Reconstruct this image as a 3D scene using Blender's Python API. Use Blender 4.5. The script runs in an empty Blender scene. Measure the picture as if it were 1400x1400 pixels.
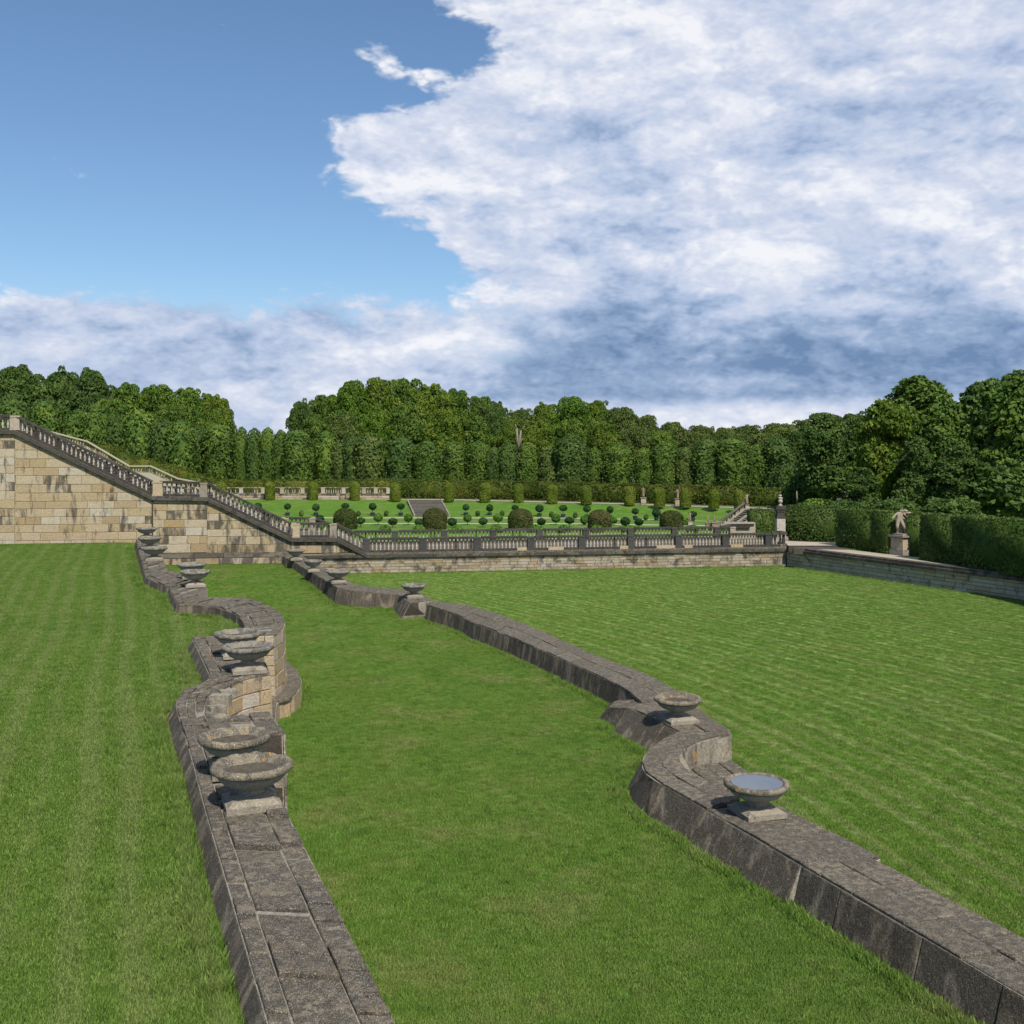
import bpy, bmesh, math, random
import numpy as np
from mathutils import Vector, Matrix
R = math.radians
random.seed(7)
rng = np.random.default_rng(7)
scene = bpy.context.scene
COL = scene.collection

# ------------------------------------------------------------------ camera
CAMZ, FPX, HOR = 7.5, 1450.0, 620.0        # eye height, focal length and horizon row at 1400 px
cam = bpy.data.cameras.new('camera')
cam.sensor_width = 36; cam.lens = 36 * FPX / 1400
cam.shift_y = -(700 - HOR) / 1400
cam.clip_start = 0.3; cam.clip_end = 6000
camo = bpy.data.objects.new('camera', cam); COL.objects.link(camo)
camo.location = (0, 0, CAMZ); camo.rotation_euler = (R(90), 0, 0)
scene.camera = camo

# ------------------------------------------------------------------ exposure
scene.view_settings.view_transform = 'Standard'
scene.view_settings.look = 'None'
scene.view_settings.gamma = 1
scene.view_settings.exposure = 1.0
scene.view_settings.use_curve_mapping = False
scene.cycles.max_bounces = 6
scene.cycles.transparent_max_bounces = 4

# ------------------------------------------------------------------ node helpers
def nd(nt, typ, ins=None, **props):
    n = nt.nodes.new(typ)
    for k, v in props.items(): setattr(n, k, v)
    if ins:
        for k, v in ins.items():
            s = n.inputs[k]
            if isinstance(v, bpy.types.NodeSocket): nt.links.new(v, s)
            else: s.default_value = v
    return n
def math_(nt, op, a, b=None, clamp=False, c=None):
    ins = {0: a}
    if b is not None: ins[1] = b
    if c is not None: ins[2] = c
    return nd(nt, 'ShaderNodeMath', ins, operation=op, use_clamp=clamp).outputs[0]
def smooth(nt, x, lo, hi):
    n = nd(nt, 'ShaderNodeMapRange', {0: x, 1: lo, 2: hi, 3: 0.0, 4: 1.0}, interpolation_type='SMOOTHSTEP')
    return n.outputs[0]
def mixc(nt, f, a, b, blend='MIX'):
    n = nd(nt, 'ShaderNodeMix', None, data_type='RGBA', blend_type=blend)
    for s, v in ((n.inputs[0], f), (n.inputs[6], a), (n.inputs[7], b)):
        if isinstance(v, bpy.types.NodeSocket): nt.links.new(v, s)
        else: s.default_value = (v[0], v[1], v[2], 1) if isinstance(v, (tuple, list)) else v
    return n.outputs[2]
def noise(nt, vec, scale, detail=4, rough=.55, dist=0.0):
    n = nd(nt, 'ShaderNodeTexNoise', {'Scale': scale, 'Detail': detail, 'Roughness': rough, 'Distortion': dist})
    if vec is not None: nt.links.new(vec, n.inputs['Vector'])
    return n.outputs[0]
def mapping(nt, vec, scale=(1, 1, 1), loc=(0, 0, 0), rot=(0, 0, 0)):
    return nd(nt, 'ShaderNodeMapping', {'Vector': vec, 'Scale': scale, 'Location': loc, 'Rotation': rot}).outputs[0]

# ------------------------------------------------------------------ world: sky with clouds
SUN_DIR = Vector((0.24, -0.66, 0.83)).normalized()
SUN_EL = math.asin(SUN_DIR.z); SUN_AZ = math.atan2(SUN_DIR.x, SUN_DIR.y)
world = bpy.data.worlds.new('World'); scene.world = world; world.use_nodes = True
wt = world.node_tree; wt.nodes.clear()
sky = nd(wt, 'ShaderNodeTexSky', None, sky_type='NISHITA', sun_disc=False)
sky.sun_elevation = SUN_EL; sky.sun_rotation = SUN_AZ; sky.air_density = 1.0; sky.dust_density = 0.6; sky.ozone_density = 1.6
d = nd(wt, 'ShaderNodeTexCoord').outputs['Generated']
sep = nd(wt, 'ShaderNodeSeparateXYZ', {0: d})
dx, dy, dz = sep.outputs
az = math_(wt, 'ARCTAN2', dx, dy)
hz = math_(wt, 'SQRT', math_(wt, 'ADD', math_(wt, 'MULTIPLY', dx, dx), math_(wt, 'MULTIPLY', dy, dy)))
el = math_(wt, 'ARCTAN2', dz, hz)
def cl_vec(o=(0, 0, 0), st=1.9):
    return mapping(wt, d, (1, 1, st), o)
def puffs(o, octs):
    """billowing density: three sizes of rounded cells, warped by noise"""
    v = cl_vec(o)
    wn = nd(wt, 'ShaderNodeTexNoise', {'Scale': 11.0, 'Detail': 4, 'Roughness': .62, 'Vector': v}).outputs['Color']
    wv = nd(wt, 'ShaderNodeVectorMath', {0: wn, 1: (.5, .5, .5)}, operation='SUBTRACT').outputs[0]
    wv = nd(wt, 'ShaderNodeVectorMath', {0: wv, 3: .26}, operation='SCALE').outputs[0]
    v = nd(wt, 'ShaderNodeVectorMath', {0: v, 1: wv}, operation='ADD').outputs[0]
    acc = None
    for sc_, w_ in octs:
        vo = nd(wt, 'ShaderNodeTexVoronoi', {'Scale': sc_, 'Vector': v}, feature='F1').outputs['Distance']
        t_ = math_(wt, 'MULTIPLY', math_(wt, 'SUBTRACT', .95, vo), w_)
        acc = t_ if acc is None else math_(wt, 'ADD', acc, t_)
    return acc
base_v = cl_vec()
n_big = noise(wt, base_v, 3.0, 4, .5)
n_soft = noise(wt, cl_vec(st=2.6), 7.0, 6, .55, .2)
OCT = ((5.0, .56), (13.0, .28), (36.0, .13))
pf = puffs((0, 0, 0), OCT); pf_sun = puffs((-.010, .004, -.026), OCT)
n_fine = noise(wt, base_v, 40.0, 5, .65)
low = smooth(wt, math_(wt, 'ADD', el, math_(wt, 'MULTIPLY', az, -.10)), .215, .130)      # cloud bank over the horizon
edge_n = math_(wt, 'ADD', math_(wt, 'MULTIPLY', math_(wt, 'SUBTRACT', n_big, .5), .85), math_(wt, 'MULTIPLY', math_(wt, 'SUBTRACT', n_soft, .5), .30))
right = smooth(wt, math_(wt, 'ADD', math_(wt, 'ADD', az, edge_n), math_(wt, 'MULTIPLY', el, .10)), -.19, .07)      # overcast to the right
cover = math_(wt, 'MAXIMUM', math_(wt, 'ADD', math_(wt, 'MULTIPLY', low, .86), math_(wt, 'MULTIPLY', smooth(wt, el, .125, .075), .30)), math_(wt, 'MULTIPLY', right, 1.18))
dens = math_(wt, 'ADD', math_(wt, 'MULTIPLY', pf, .85), math_(wt, 'MULTIPLY', cover, .62))
dens = math_(wt, 'ADD', dens, math_(wt, 'MULTIPLY', n_big, .34))
dens = math_(wt, 'ADD', dens, math_(wt, 'MULTIPLY', n_soft, .24))
dens = math_(wt, 'ADD', dens, math_(wt, 'MULTIPLY', n_fine, .08))
mask = smooth(wt, dens, .95, 1.17)
# light on the clouds: brighter where the density falls off towards the sun, greyer in the thick low part
rel = math_(wt, 'MULTIPLY', math_(wt, 'SUBTRACT', pf, pf_sun), 1.0)
under = math_(wt, 'MULTIPLY', smooth(wt, math_(wt, 'ADD', el, math_(wt, 'MULTIPLY', math_(wt, 'SUBTRACT', n_soft, .5), .09)), .165, .085), smooth(wt, math_(wt, 'ADD', el, math_(wt, 'MULTIPLY', math_(wt, 'SUBTRACT', n_soft, .5), .02)), .040, .056))
thick = smooth(wt, math_(wt, 'ADD', az, math_(wt, 'MULTIPLY', n_big, .5)), .13, .29)
dark = math_(wt, 'ADD', math_(wt, 'MULTIPLY', math_(wt, 'MULTIPLY', under, thick), math_(wt, 'ADD', .02, math_(wt, 'MULTIPLY', n_soft, .98))), math_(wt, 'MULTIPLY', smooth(wt, math_(wt, 'ADD', math_(wt, 'MULTIPLY', n_big, .6), math_(wt, 'SUBTRACT', .9, math_(wt, 'MULTIPLY', n_soft, .9))), .62, .90), .20))
lit = math_(wt, 'ADD', math_(wt, 'ADD', .74, rel), math_(wt, 'MULTIPLY', math_(wt, 'SUBTRACT', n_soft, .5), .85))
lit = math_(wt, 'ADD', lit, math_(wt, 'MULTIPLY', math_(wt, 'SUBTRACT', n_fine, .5), .12))
lit = math_(wt, 'SUBTRACT', lit, dark, clamp=True)
cr = nd(wt, 'ShaderNodeValToRGB', {0: lit})
e = cr.color_ramp.elements
e[0].position = 0.0; e[0].color = (.15, .245, .43, 1)
e[1].position = 1.0; e[1].color = (.92, .93, .97, 1)
for p, c in ((.25, (.29, .40, .60)), (.5, (.49, .58, .77)), (.75, (.68, .73, .86))):
    x = e.new(p); x.color = (*c, 1)
haze_f = smooth(wt, el, .17, .02)
tint = mixc(wt, 1.0, sky.outputs[0], (.80, .95, 1.06), 'MULTIPLY')
skyc = mixc(wt, math_(wt, 'MULTIPLY', haze_f, .85), tint, (4.3, 5.1, 6.4))
bg_sky = nd(wt, 'ShaderNodeBackground', {'Color': skyc, 'Strength': 0.060})
bg_cl = nd(wt, 'ShaderNodeBackground', {'Color': cr.outputs[0], 'Strength': 0.5})
mx = nd(wt, 'ShaderNodeMixShader', {0: math_(wt, 'MULTIPLY', mask, .96), 1: bg_sky.outputs[0], 2: bg_cl.outputs[0]})
nd(wt, 'ShaderNodeOutputWorld', {'Surface': mx.outputs[0]})
world.cycles.sampling_method = 'MANUAL'; world.cycles.sample_map_resolution = 512

sun = bpy.data.lights.new('sun', 'SUN'); sun.energy = 2.8; sun.angle = R(1.2); sun.color = (1, .94, .84)
suno = bpy.data.objects.new('sun', sun); COL.objects.link(suno)
suno.rotation_euler = SUN_DIR.to_track_quat('Z', 'Y').to_euler()

# ------------------------------------------------------------------ geometry helpers
def P(px, py, z):                     # point at height z that the photo shows at pixel (px, py)
    Y = (CAMZ - z) * FPX / (py - HOR)
    return Vector(((px - 700) / FPX * Y, Y, z))
def PX(px, Y, z=0.0):                 # point at distance Y under pixel column px
    return Vector(((px - 700) / FPX * Y, Y, z))
def ZAT(py, Y): return CAMZ - (py - HOR) * Y / FPX

class MB:
    def __init__(s): s.v = []; s.f = []
    def quad(s, *p):
        n = len(s.v); s.v += [tuple(q) for q in p]; s.f.append(tuple(range(n, n + len(p))))
    def hexa(s, b, t):                # bottom ring, top ring (CCW seen from above)
        n = len(s.v); k = len(b); s.v += [tuple(q) for q in b] + [tuple(q) for q in t]
        s.f.append(tuple(n + i for i in reversed(range(k)))); s.f.append(tuple(n + k + i for i in range(k)))
        for i in range(k):
            j = (i + 1) % k; s.f.append((n + i, n + j, n + k + j, n + k + i))
    def box(s, c, sz, rz=0.0):
        c = Vector(c); ca, sa = math.cos(rz), math.sin(rz)
        pts = [(-.5, -.5), (.5, -.5), (.5, .5), (-.5, .5)]
        ring = [Vector((ca * x * sz[0] - sa * y * sz[1], sa * x * sz[0] + ca * y * sz[1], 0)) for x, y in pts]
        dz = Vector((0, 0, sz[2] / 2)); s.hexa([c + q - dz for q in ring], [c + q + dz for q in ring])
    def lathe(s, prof, seg=16, c=(0, 0, 0), wob=None, cap=True):
        n0 = len(s.v); c = Vector(c)
        for k, (r, z) in enumerate(prof):
            for i in range(seg):
                a = 2 * math.pi * i / seg
                rr, zz = (r, z) if wob is None else wob(k, a, r, z)
                s.v.append((c.x + rr * math.cos(a), c.y + rr * math.sin(a), c.z + zz))
        for k in range(len(prof) - 1):
            for i in range(seg):
                j = (i + 1) % seg; a = n0 + k * seg; b = a + seg
                s.f.append((a + i, a + j, b + j, b + i))
        if cap:
            s.f.append(tuple(n0 + i for i in reversed(range(seg))))
            s.f.append(tuple(n0 + (len(prof) - 1) * seg + i for i in range(seg)))
    def tube(s, p0, p1, r0, r1, seg=8):
        p0, p1 = Vector(p0), Vector(p1); ax = (p1 - p0).normalized()
        u = ax.orthogonal().normalized(); w = ax.cross(u)
        b = [p0 + (u * math.cos(2 * math.pi * i / seg) + w * math.sin(2 * math.pi * i / seg)) * r0 for i in range(seg)]
        t = [p1 + (u * math.cos(2 * math.pi * i / seg) + w * math.sin(2 * math.pi * i / seg)) * r1 for i in range(seg)]
        s.hexa(b, t)
    def mesh(s, name, smooth_=False, off=None):
        me = bpy.data.meshes.new(name)
        v = s.v if off is None else [(a - off[0], b - off[1], c - off[2]) for a, b, c in s.v]
        me.from_pydata(v, [], s.f); me.update()
        if smooth_: me.polygons.foreach_set('use_smooth', [True] * len(me.polygons))
        return me
    def build(s, name, m, parent=None, smooth_=False, local=False):
        off = None
        if parent is not None and not local: off = wloc(parent)
        o = bpy.data.objects.new(name, s.mesh(name, smooth_, off)); COL.objects.link(o)
        if m: o.data.materials.append(m)
        if parent is not None: o.parent = parent
        return o
def wloc(o):
    v = Vector(o.location)
    while o.parent is not None: o = o.parent; v += Vector(o.location)
    return v
def thing(name, label, cat, loc=(0, 0, 0), group=None, rz=0.0):
    o = bpy.data.objects.new(name, None); COL.objects.link(o); o.location = loc; o.rotation_euler = (0, 0, rz)
    o.empty_display_size = .2; tag(o, label, cat, group); return o
def tag(o, label, cat, group=None):
    o['label'] = label; o['category'] = cat
    if group: o['group'] = group
    return o
def struct(o, kind='structure'): o['kind'] = kind; return o
def inst(name, me, parent=None, loc=(0, 0, 0), rz=0.0, sc=(1, 1, 1)):
    o = bpy.data.objects.new(name, me); COL.objects.link(o)
    o.location = loc; o.rotation_euler = (0, 0, rz); o.scale = sc
    if parent is not None: o.parent = parent
    return o
def copy_tree(o, parent=None):
    c = o.copy(); COL.objects.link(c)
    if parent is not None: c.parent = parent
    for ch in [q for q in bpy.data.objects if q.parent == o and q != c]: copy_tree(ch, c)
    return c
ORD = ('first second third fourth fifth sixth seventh eighth ninth tenth eleventh twelfth thirteenth fourteenth fifteenth sixteenth '
       'seventeenth eighteenth nineteenth twentieth').split()
for t_ in ('twenty', 'thirty', 'forty'):
    if t_ != 'twenty': ORD.append(t_.replace('ty', 'tieth'))
    ORD += [t_ + '-' + o_ for o_ in ORD[:9]]

# ------------------------------------------------------------------ materials
def material(name):
    m = bpy.data.materials.new(name); m.use_nodes = True; nt = m.node_tree
    b = nt.nodes['Principled BSDF']; return m, nt, b
def set_(nt, s, v):
    if isinstance(v, bpy.types.NodeSocket): nt.links.new(v, s)
    else: s.default_value = (v[0], v[1], v[2], 1) if isinstance(v, tuple) and len(v) == 3 else v
def bump(nt, b, h, strength=.4, dist=.05):
    n = nd(nt, 'ShaderNodeBump', {'Height': h, 'Strength': strength, 'Distance': dist})
    nt.links.new(n.outputs[0], b.inputs['Normal'])
def ramp(nt, f, stops, interp='LINEAR'):
    n = nd(nt, 'ShaderNodeValToRGB', {0: f}); e = n.color_ramp.elements; n.color_ramp.interpolation = interp
    e[0].position = stops[0][0]; e[0].color = (*stops[0][1], 1)
    e[1].position = stops[-1][0]; e[1].color = (*stops[-1][1], 1)
    for p, c in stops[1:-1]: x = e.new(p); x.color = (*c, 1)
    return n.outputs[0]
def pos(nt): return nd(nt, 'ShaderNodeNewGeometry').outputs['Position']
def orand(nt): return nd(nt, 'ShaderNodeObjectInfo').outputs['Random']
def isl(nt): return nd(nt, 'ShaderNodeNewGeometry').outputs['Random Per Island']

def stone_mat(name, stops, stain=.5, stain_c=(.035, .033, .028), lichen=.3, orange=.0, streak=False, per='object', fine=1.0, blotch=1.3):
    m, nt, b = material(name); p = pos(nt)
    rnd = orand(nt) if per == 'object' else isl(nt)
    c = ramp(nt, rnd, stops)
    c = mixc(nt, math_(nt, 'MULTIPLY', noise(nt, p, 5 * fine, 6, .65), .55), c, (.5, .5, .5), 'OVERLAY')
    g = noise(nt, p, 22 * fine, 5, .7)
    c = mixc(nt, smooth(nt, g, .35, .72), mixc(nt, .45, c, (.02, .018, .015)), c)
    pst = mapping(nt, p, (1.7, 1.7, .45)) if streak else p
    st = smooth(nt, math_(nt, 'ADD', noise(nt, pst, blotch, 6, .62, .4), math_(nt, 'MULTIPLY', math_(nt, 'SUBTRACT', rnd, .5), .08)), .65 - stain * .32, .83 - stain * .30)
    c = mixc(nt, math_(nt, 'MULTIPLY', st, .86), c, stain_c)
    li = smooth(nt, noise(nt, p, 13 * fine, 8, .72), .60, .68)
    c = mixc(nt, math_(nt, 'MULTIPLY', li, lichen), c, (.44, .43, .39))
    sp_ = noise(nt, p, 48 * fine, 3, .8)
    c = mixc(nt, math_(nt, 'MULTIPLY', smooth(nt, sp_, .54, .63), lichen * .75), c, (.54, .53, .49))
    c = mixc(nt, math_(nt, 'MULTIPLY', smooth(nt, sp_, .44, .34), .55), c, (.03, .026, .02))
    if orange:
        og = smooth(nt, noise(nt, p, 4.1 * fine, 7, .65), .585, .66)
        c = mixc(nt, math_(nt, 'MULTIPLY', og, orange), c, (.36, .20, .045))
    set_(nt, b.inputs['Base Color'], c); b.inputs['Roughness'].default_value = .92
    b.inputs['Specular IOR Level'].default_value = .2
    bump(nt, b, math_(nt, 'ADD', noise(nt, p, 18 * fine, 8, .7), math_(nt, 'MULTIPLY', noise(nt, p, 5 * fine, 4, .6), 1.2)), .6, .04)
    return m
ASHLAR = [(0, (.38, .285, .16)), (.14, (.48, .38, .23)), (.3, (.51, .43, .30)), (.45, (.47, .37, .215)), (.6, (.53, .455, .335)), (.72, (.42, .31, .15)), (.85, (.50, .415, .275)), (1, (.54, .485, .385))]
M = {}
M['ashlar'] = stone_mat('sandstone_ashlar', ASHLAR, .36, lichen=.25, orange=.16, blotch=1.5, streak=True)
M['ashlar_dirty'] = stone_mat('sandstone_ashlar_stained', ASHLAR, .84, lichen=.25, orange=.14, blotch=1.6, streak=True)
M['ashlar_orange'] = stone_mat('sandstone_orange', [(0, (.42, .30, .15)), (.3, (.48, .41, .29)), (.5, (.47, .33, .165)), (.7, (.54, .50, .44)), (.85, (.43, .27, .11)), (1, (.47, .40, .30))], .28, lichen=.3, orange=.45, blotch=2.2)
M['rubble'] = stone_mat('rubble_masonry', [(0, (.28, .225, .145)), (.25, (.42, .35, .24)), (.5, (.46, .41, .32)), (.75, (.40, .285, .14)), (1, (.50, .46, .38))], .52, lichen=.35, orange=.22, fine=1.2, blotch=1.6)
M['rubble_far'] = stone_mat('rubble_masonry_small', [(0, (.30, .25, .17)), (.25, (.42, .36, .26)), (.5, (.46, .42, .34)), (.75, (.38, .29, .16)), (1, (.50, .47, .41))], .34, lichen=.35, orange=.22, fine=1.2, blotch=1.6, per='island')
M['rubble_side'] = stone_mat('rubble_shade_lift', [(0, (.42, .34, .22)), (.25, (.54, .46, .32)), (.5, (.56, .51, .40)), (.75, (.50, .38, .21)), (1, (.60, .55, .46))], .30, lichen=.35, orange=.25, fine=1.2, blotch=1.6)  # side wall's rubble, lightened and warmed in colour to offset its shade
M['orange_isl'] = stone_mat('sandstone_orange_joined', [(0, (.42, .30, .15)), (.3, (.48, .41, .29)), (.5, (.47, .33, .165)), (.7, (.54, .50, .44)), (1, (.47, .40, .30))], .28, lichen=.3, orange=.45, blotch=2.2, per='island')
M['slab_isl'] = stone_mat('weathered_slab_joined', [(0, (.120, .094, .062)), (.3, (.220, .180, .122)), (.6, (.150, .122, .082)), (1, (.260, .216, .150))], .90, (.040, .033, .024), lichen=.72, orange=.10, fine=1.7, blotch=8, per='island')
M['mortar'] = stone_mat('old_mortar', [(0, (.26, .22, .165)), (1, (.30, .25, .18))], .3, lichen=.2)
M['slab'] = stone_mat('weathered_slab', [(0, (.120, .094, .062)), (.3, (.220, .180, .122)), (.6, (.150, .122, .082)), (1, (.260, .216, .150))], .90, (.040, .033, .024), lichen=.72, orange=.10, fine=1.7, blotch=8)
M['face_dark'] = stone_mat('stained_face', [(0, (.18, .142, .095)), (.5, (.25, .205, .145)), (1, (.30, .255, .19))], .96, (.040, .033, .024), lichen=.34, orange=.05, streak=True, blotch=1.8)
M['face_pale'] = stone_mat('pale_streaked_face', [(0, (.30, .265, .20)), (1, (.38, .345, .28))], .52, (.05, .047, .04), lichen=.4, orange=.4, streak=True, blotch=1.7)
M['face_moss'] = stone_mat('mossy_streaked_face', [(0, (.30, .265, .20)), (1, (.36, .32, .25))], .60, (.045, .043, .038), lichen=.4, orange=.75, streak=True, blotch=1.3, fine=.6)
M['bed'] = stone_mat('pale_mortar_bed', [(0, (.30, .275, .225)), (1, (.32, .29, .24))], .42, (.07, .06, .048), lichen=.5, blotch=5)
M['core'] = stone_mat('dark_joint', [(0, (.075, .063, .048)), (1, (.08, .066, .05))], .5, lichen=.15)
M['coping'] = stone_mat('black_coping', [(0, (.05, .045, .036)), (.6, (.085, .075, .058)), (1, (.17, .145, .105))], .60, (.022, .020, .017), lichen=.28, blotch=2.5)
M['rail'] = stone_mat('dark_rail', [(0, (.034, .030, .025)), (1, (.070, .061, .048))], .66, (.022, .020, .017), lichen=.25, blotch=2.0)
M['pier'] = stone_mat('dark_pier', [(0, (.045, .045, .045)), (1, (.08, .078, .072))], .5, (.03, .03, .03), lichen=.2)
M['pale'] = stone_mat('pale_sandstone', [(0, (.40, .34, .25)), (.5, (.50, .44, .345)), (1, (.55, .50, .42))], .20, (.07, .065, .055), lichen=.25, blotch=2)
M['patch'] = stone_mat('new_sandstone', [(0, (.46, .36, .22)), (1, (.52, .42, .28))], .05, lichen=.1)
M['bowl'] = stone_mat('lichened_bowl', [(0, (.20, .165, .108)), (1, (.28, .235, .16))], .74, (.060, .050, .038), lichen=.75, orange=.95, fine=1.6, blotch=5)
M['bowl_grey'] = stone_mat('grey_bowl', [(0, (.19, .175, .14)), (1, (.27, .25, .205))], .62, (.058, .056, .048), lichen=.5, orange=.55, fine=1.5, blotch=5)
M['bowl_body'] = stone_mat('pale_bowl_body', [(0, (.36, .35, .29)), (1, (.44, .42, .35))], .30, (.08, .077, .066), lichen=.35, orange=.1, fine=1.4, blotch=4)
M['foot'] = stone_mat('pale_foot', [(0, (.28, .245, .185)), (1, (.37, .33, .26))], .42, (.085, .075, .06), lichen=.3, orange=.1, fine=1.4, blotch=4)
M['statue'] = stone_mat('statue_stone', [(0, (.36, .30, .215)), (1, (.40, .335, .25))], .36, (.07, .064, .055), lichen=.35, fine=1.6, blotch=3)
M['statue_red'] = stone_mat('reddish_statue', [(0, (.26, .18, .13)), (1, (.36, .26, .19))], .25, (.07, .06, .05), lichen=.3, blotch=3)
M['step'] = stone_mat('dark_step', [(0, (.085, .072, .062)), (1, (.14, .12, .105))], .4, (.05, .044, .038), lichen=.25)

def flat_mat(name, a, bcol, sc=8, rough=.9, dist=.02):
    m, nt, b = material(name); p = pos(nt)
    c = mixc(nt, smooth(nt, noise(nt, p, sc, 8, .7), .3, .7), a, bcol)
    c = mixc(nt, math_(nt, 'MULTIPLY', smooth(nt, noise(nt, p, .5, 5, .6), .4, .7), .4), c, bcol)
    set_(nt, b.inputs['Base Color'], c); b.inputs['Roughness'].default_value = rough
    bump(nt, b, noise(nt, p, sc * 3, 6, .7), .4, dist); return m
M['gravel'] = flat_mat('gravel_path', (.40, .345, .27), (.30, .25, .19), 6)
M['walk'] = flat_mat('dark_walk', (.085, .072, .056), (.05, .042, .034), 6)  # walkway brown, much darker than the other gravel
M['soil'] = flat_mat('bare_ground', (.06, .08, .03), (.08, .07, .045), 2)
M['trunk'] = flat_mat('bark', (.10, .085, .065), (.045, .038, .03), 6)
M['pale_trunk'] = flat_mat('pale_bark', (.24, .205, .16), (.12, .10, .08), 5)
M['dirt'] = flat_mat('shade_dark_dirt', (.030, .025, .018), (.085, .070, .050), 14)  # debris lying in the bowls, coloured darker to add the cavity's shade
M['tub'] = flat_mat('blue_tub', (.022, .030, .070), (.012, .016, .035), 9, .6)

def grass_color(nt, mow=0.0, dry=.5, axis=.355, fan=0.0, lift=1.0):
    p = pos(nt)
    big = noise(nt, p, .16, 4, .6); mid = noise(nt, p, .9, 6, .65); fine = noise(nt, p, 9, 6, .75)
    c = ramp(nt, mid, [(.25, (.046, .130, .007)), (.5, (.080, .184, .012)), (.75, (.122, .226, .024))])
    c = mixc(nt, math_(nt, 'MULTIPLY', smooth(nt, big, .36, .64), .55), c, (.110, .200, .018))
    dr = smooth(nt, math_(nt, 'ADD', math_(nt, 'MULTIPLY', noise(nt, p, .45, 7, .68), .75), math_(nt, 'MULTIPLY', fine, .28)), .50, .66)
    c = mixc(nt, math_(nt, 'MULTIPLY', dr, dry), c, (.185, .205, .058))
    if mow:
        # clippings left in bands along the mower's path: dry pale grass between greener strips
        sp = nd(nt, 'ShaderNodeSeparateXYZ', {0: p})
        wob = noise(nt, p, .05, 2, .5)
        ang = math_(nt, 'ADD', math_(nt, 'MULTIPLY', sp.outputs[0], math.cos(axis)), math_(nt, 'MULTIPLY', sp.outputs[1], math.sin(axis)))
        ang = math_(nt, 'ADD', ang, math_(nt, 'MULTIPLY', wob, 1.6))
        if fan:
            ang = math_(nt, 'ADD', ang, math_(nt, 'MULTIPLY', math_(nt, 'MULTIPLY', sp.outputs[1], sp.outputs[1]), fan))
        wv = math_(nt, 'SINE', math_(nt, 'MULTIPLY', ang, 9.2))
        wv2 = math_(nt, 'SINE', math_(nt, 'MULTIPLY', ang, 3.3))
        brk = noise(nt, mapping(nt, p, (1, .3, 1), rot=(0, 0, axis)), .7, 6, .72)
        f = math_(nt, 'MULTIPLY', smooth(nt, math_(nt, 'ADD', math_(nt, 'ADD', wv, math_(nt, 'MULTIPLY', wv2, .5)), math_(nt, 'MULTIPLY', brk, 3.4)), 1.35, 2.8), mow)
        c = mixc(nt, f, c, (.225, .270, .085))
    if lift != 1.0: c = mixc(nt, 1.0, c, (lift, lift, lift * 1.1), 'MULTIPLY')
    return c, p, fine
def grass_mat(name, blade=False, **kw):
    m, nt, b = material(name); c, p, fine = grass_color(nt, **kw)
    if blade:
        c = mixc(nt, isl(nt), mixc(nt, .42, c, (.015, .04, .005)), mixc(nt, .55, c, (.20, .28, .075)))
        c = mixc(nt, 1.0, c, ramp(nt, orand(nt), [(0, (.56, .58, .5)), (.5, (.97, .97, .95)), (1, (1.0, 1.0, 1.0))]), 'MULTIPLY'); c = mixc(nt, math_(nt, 'MULTIPLY', smooth(nt, orand(nt), .72, 1.0), .5), c, (.19, .24, .075))
    else:
        c = mixc(nt, smooth(nt, fine, .3, .62), mixc(nt, .32, c, (.018, .036, .006)), c)
        f2 = noise(nt, p, 34, 5, .75)
        c = mixc(nt, smooth(nt, f2, .42, .62), mixc(nt, .25, c, (.015, .03, .005)), c)
        bump(nt, b, math_(nt, 'ADD', f2, math_(nt, 'MULTIPLY', fine, 1.5)), .9, .05)
    set_(nt, b.inputs['Base Color'], c); b.inputs['Roughness'].default_value = .75
    b.inputs['Specular IOR Level'].default_value = .15
    return m
GK = {'left': dict(mow=.52, dry=.50, axis=R(20), lift=.97), 'mid': dict(mow=0, dry=.9, lift=1.10), 'right': dict(mow=.66, dry=.42, axis=R(-7.6), fan=.0078, lift=1.30), 'far': dict(mow=0, dry=.75, lift=1.12)}
for k, kw in GK.items():
    M['lawn_' + k] = grass_mat('lawn_' + k, **kw)
    M['blade_' + k] = grass_mat('grass_blades_' + k, blade=True, **kw)

def leaf_mat(name, dark, light, tip, hue=.5, transl=.22):
    m, nt, b = material(name); p = pos(nt)
    c = mixc(nt, isl(nt), dark, light)
    c = mixc(nt, smooth(nt, noise(nt, p, .55, 4, .6), .42, .68), c, tip)
    c = mixc(nt, math_(nt, 'MULTIPLY', orand(nt), hue), c, mixc(nt, .5, dark, (.07, .095, .022)))
    set_(nt, b.inputs['Base Color'], c); b.inputs['Roughness'].default_value = .55
    b.inputs['Specular IOR Level'].default_value = .12
    tr = nd(nt, 'ShaderNodeBsdfTranslucent', {'Color': mixc(nt, .5, c, (.09, .16, .015))})
    ms = nd(nt, 'ShaderNodeMixShader', {0: transl, 1: b.outputs[0], 2: tr.outputs[0]})
    nt.links.new(ms.outputs[0], nt.nodes['Material Output'].inputs['Surface'])
    return m
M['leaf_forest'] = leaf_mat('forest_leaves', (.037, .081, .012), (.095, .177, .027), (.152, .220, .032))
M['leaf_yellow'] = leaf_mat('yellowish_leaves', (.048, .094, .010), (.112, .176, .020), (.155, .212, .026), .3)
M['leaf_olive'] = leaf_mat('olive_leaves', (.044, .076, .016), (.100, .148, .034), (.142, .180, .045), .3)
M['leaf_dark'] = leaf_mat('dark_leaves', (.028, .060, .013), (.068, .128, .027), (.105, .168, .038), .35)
M['leaf_clip'] = leaf_mat('clipped_leaves', (.034, .076, .013), (.088, .158, .027), (.135, .205, .032), .5)
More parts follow.
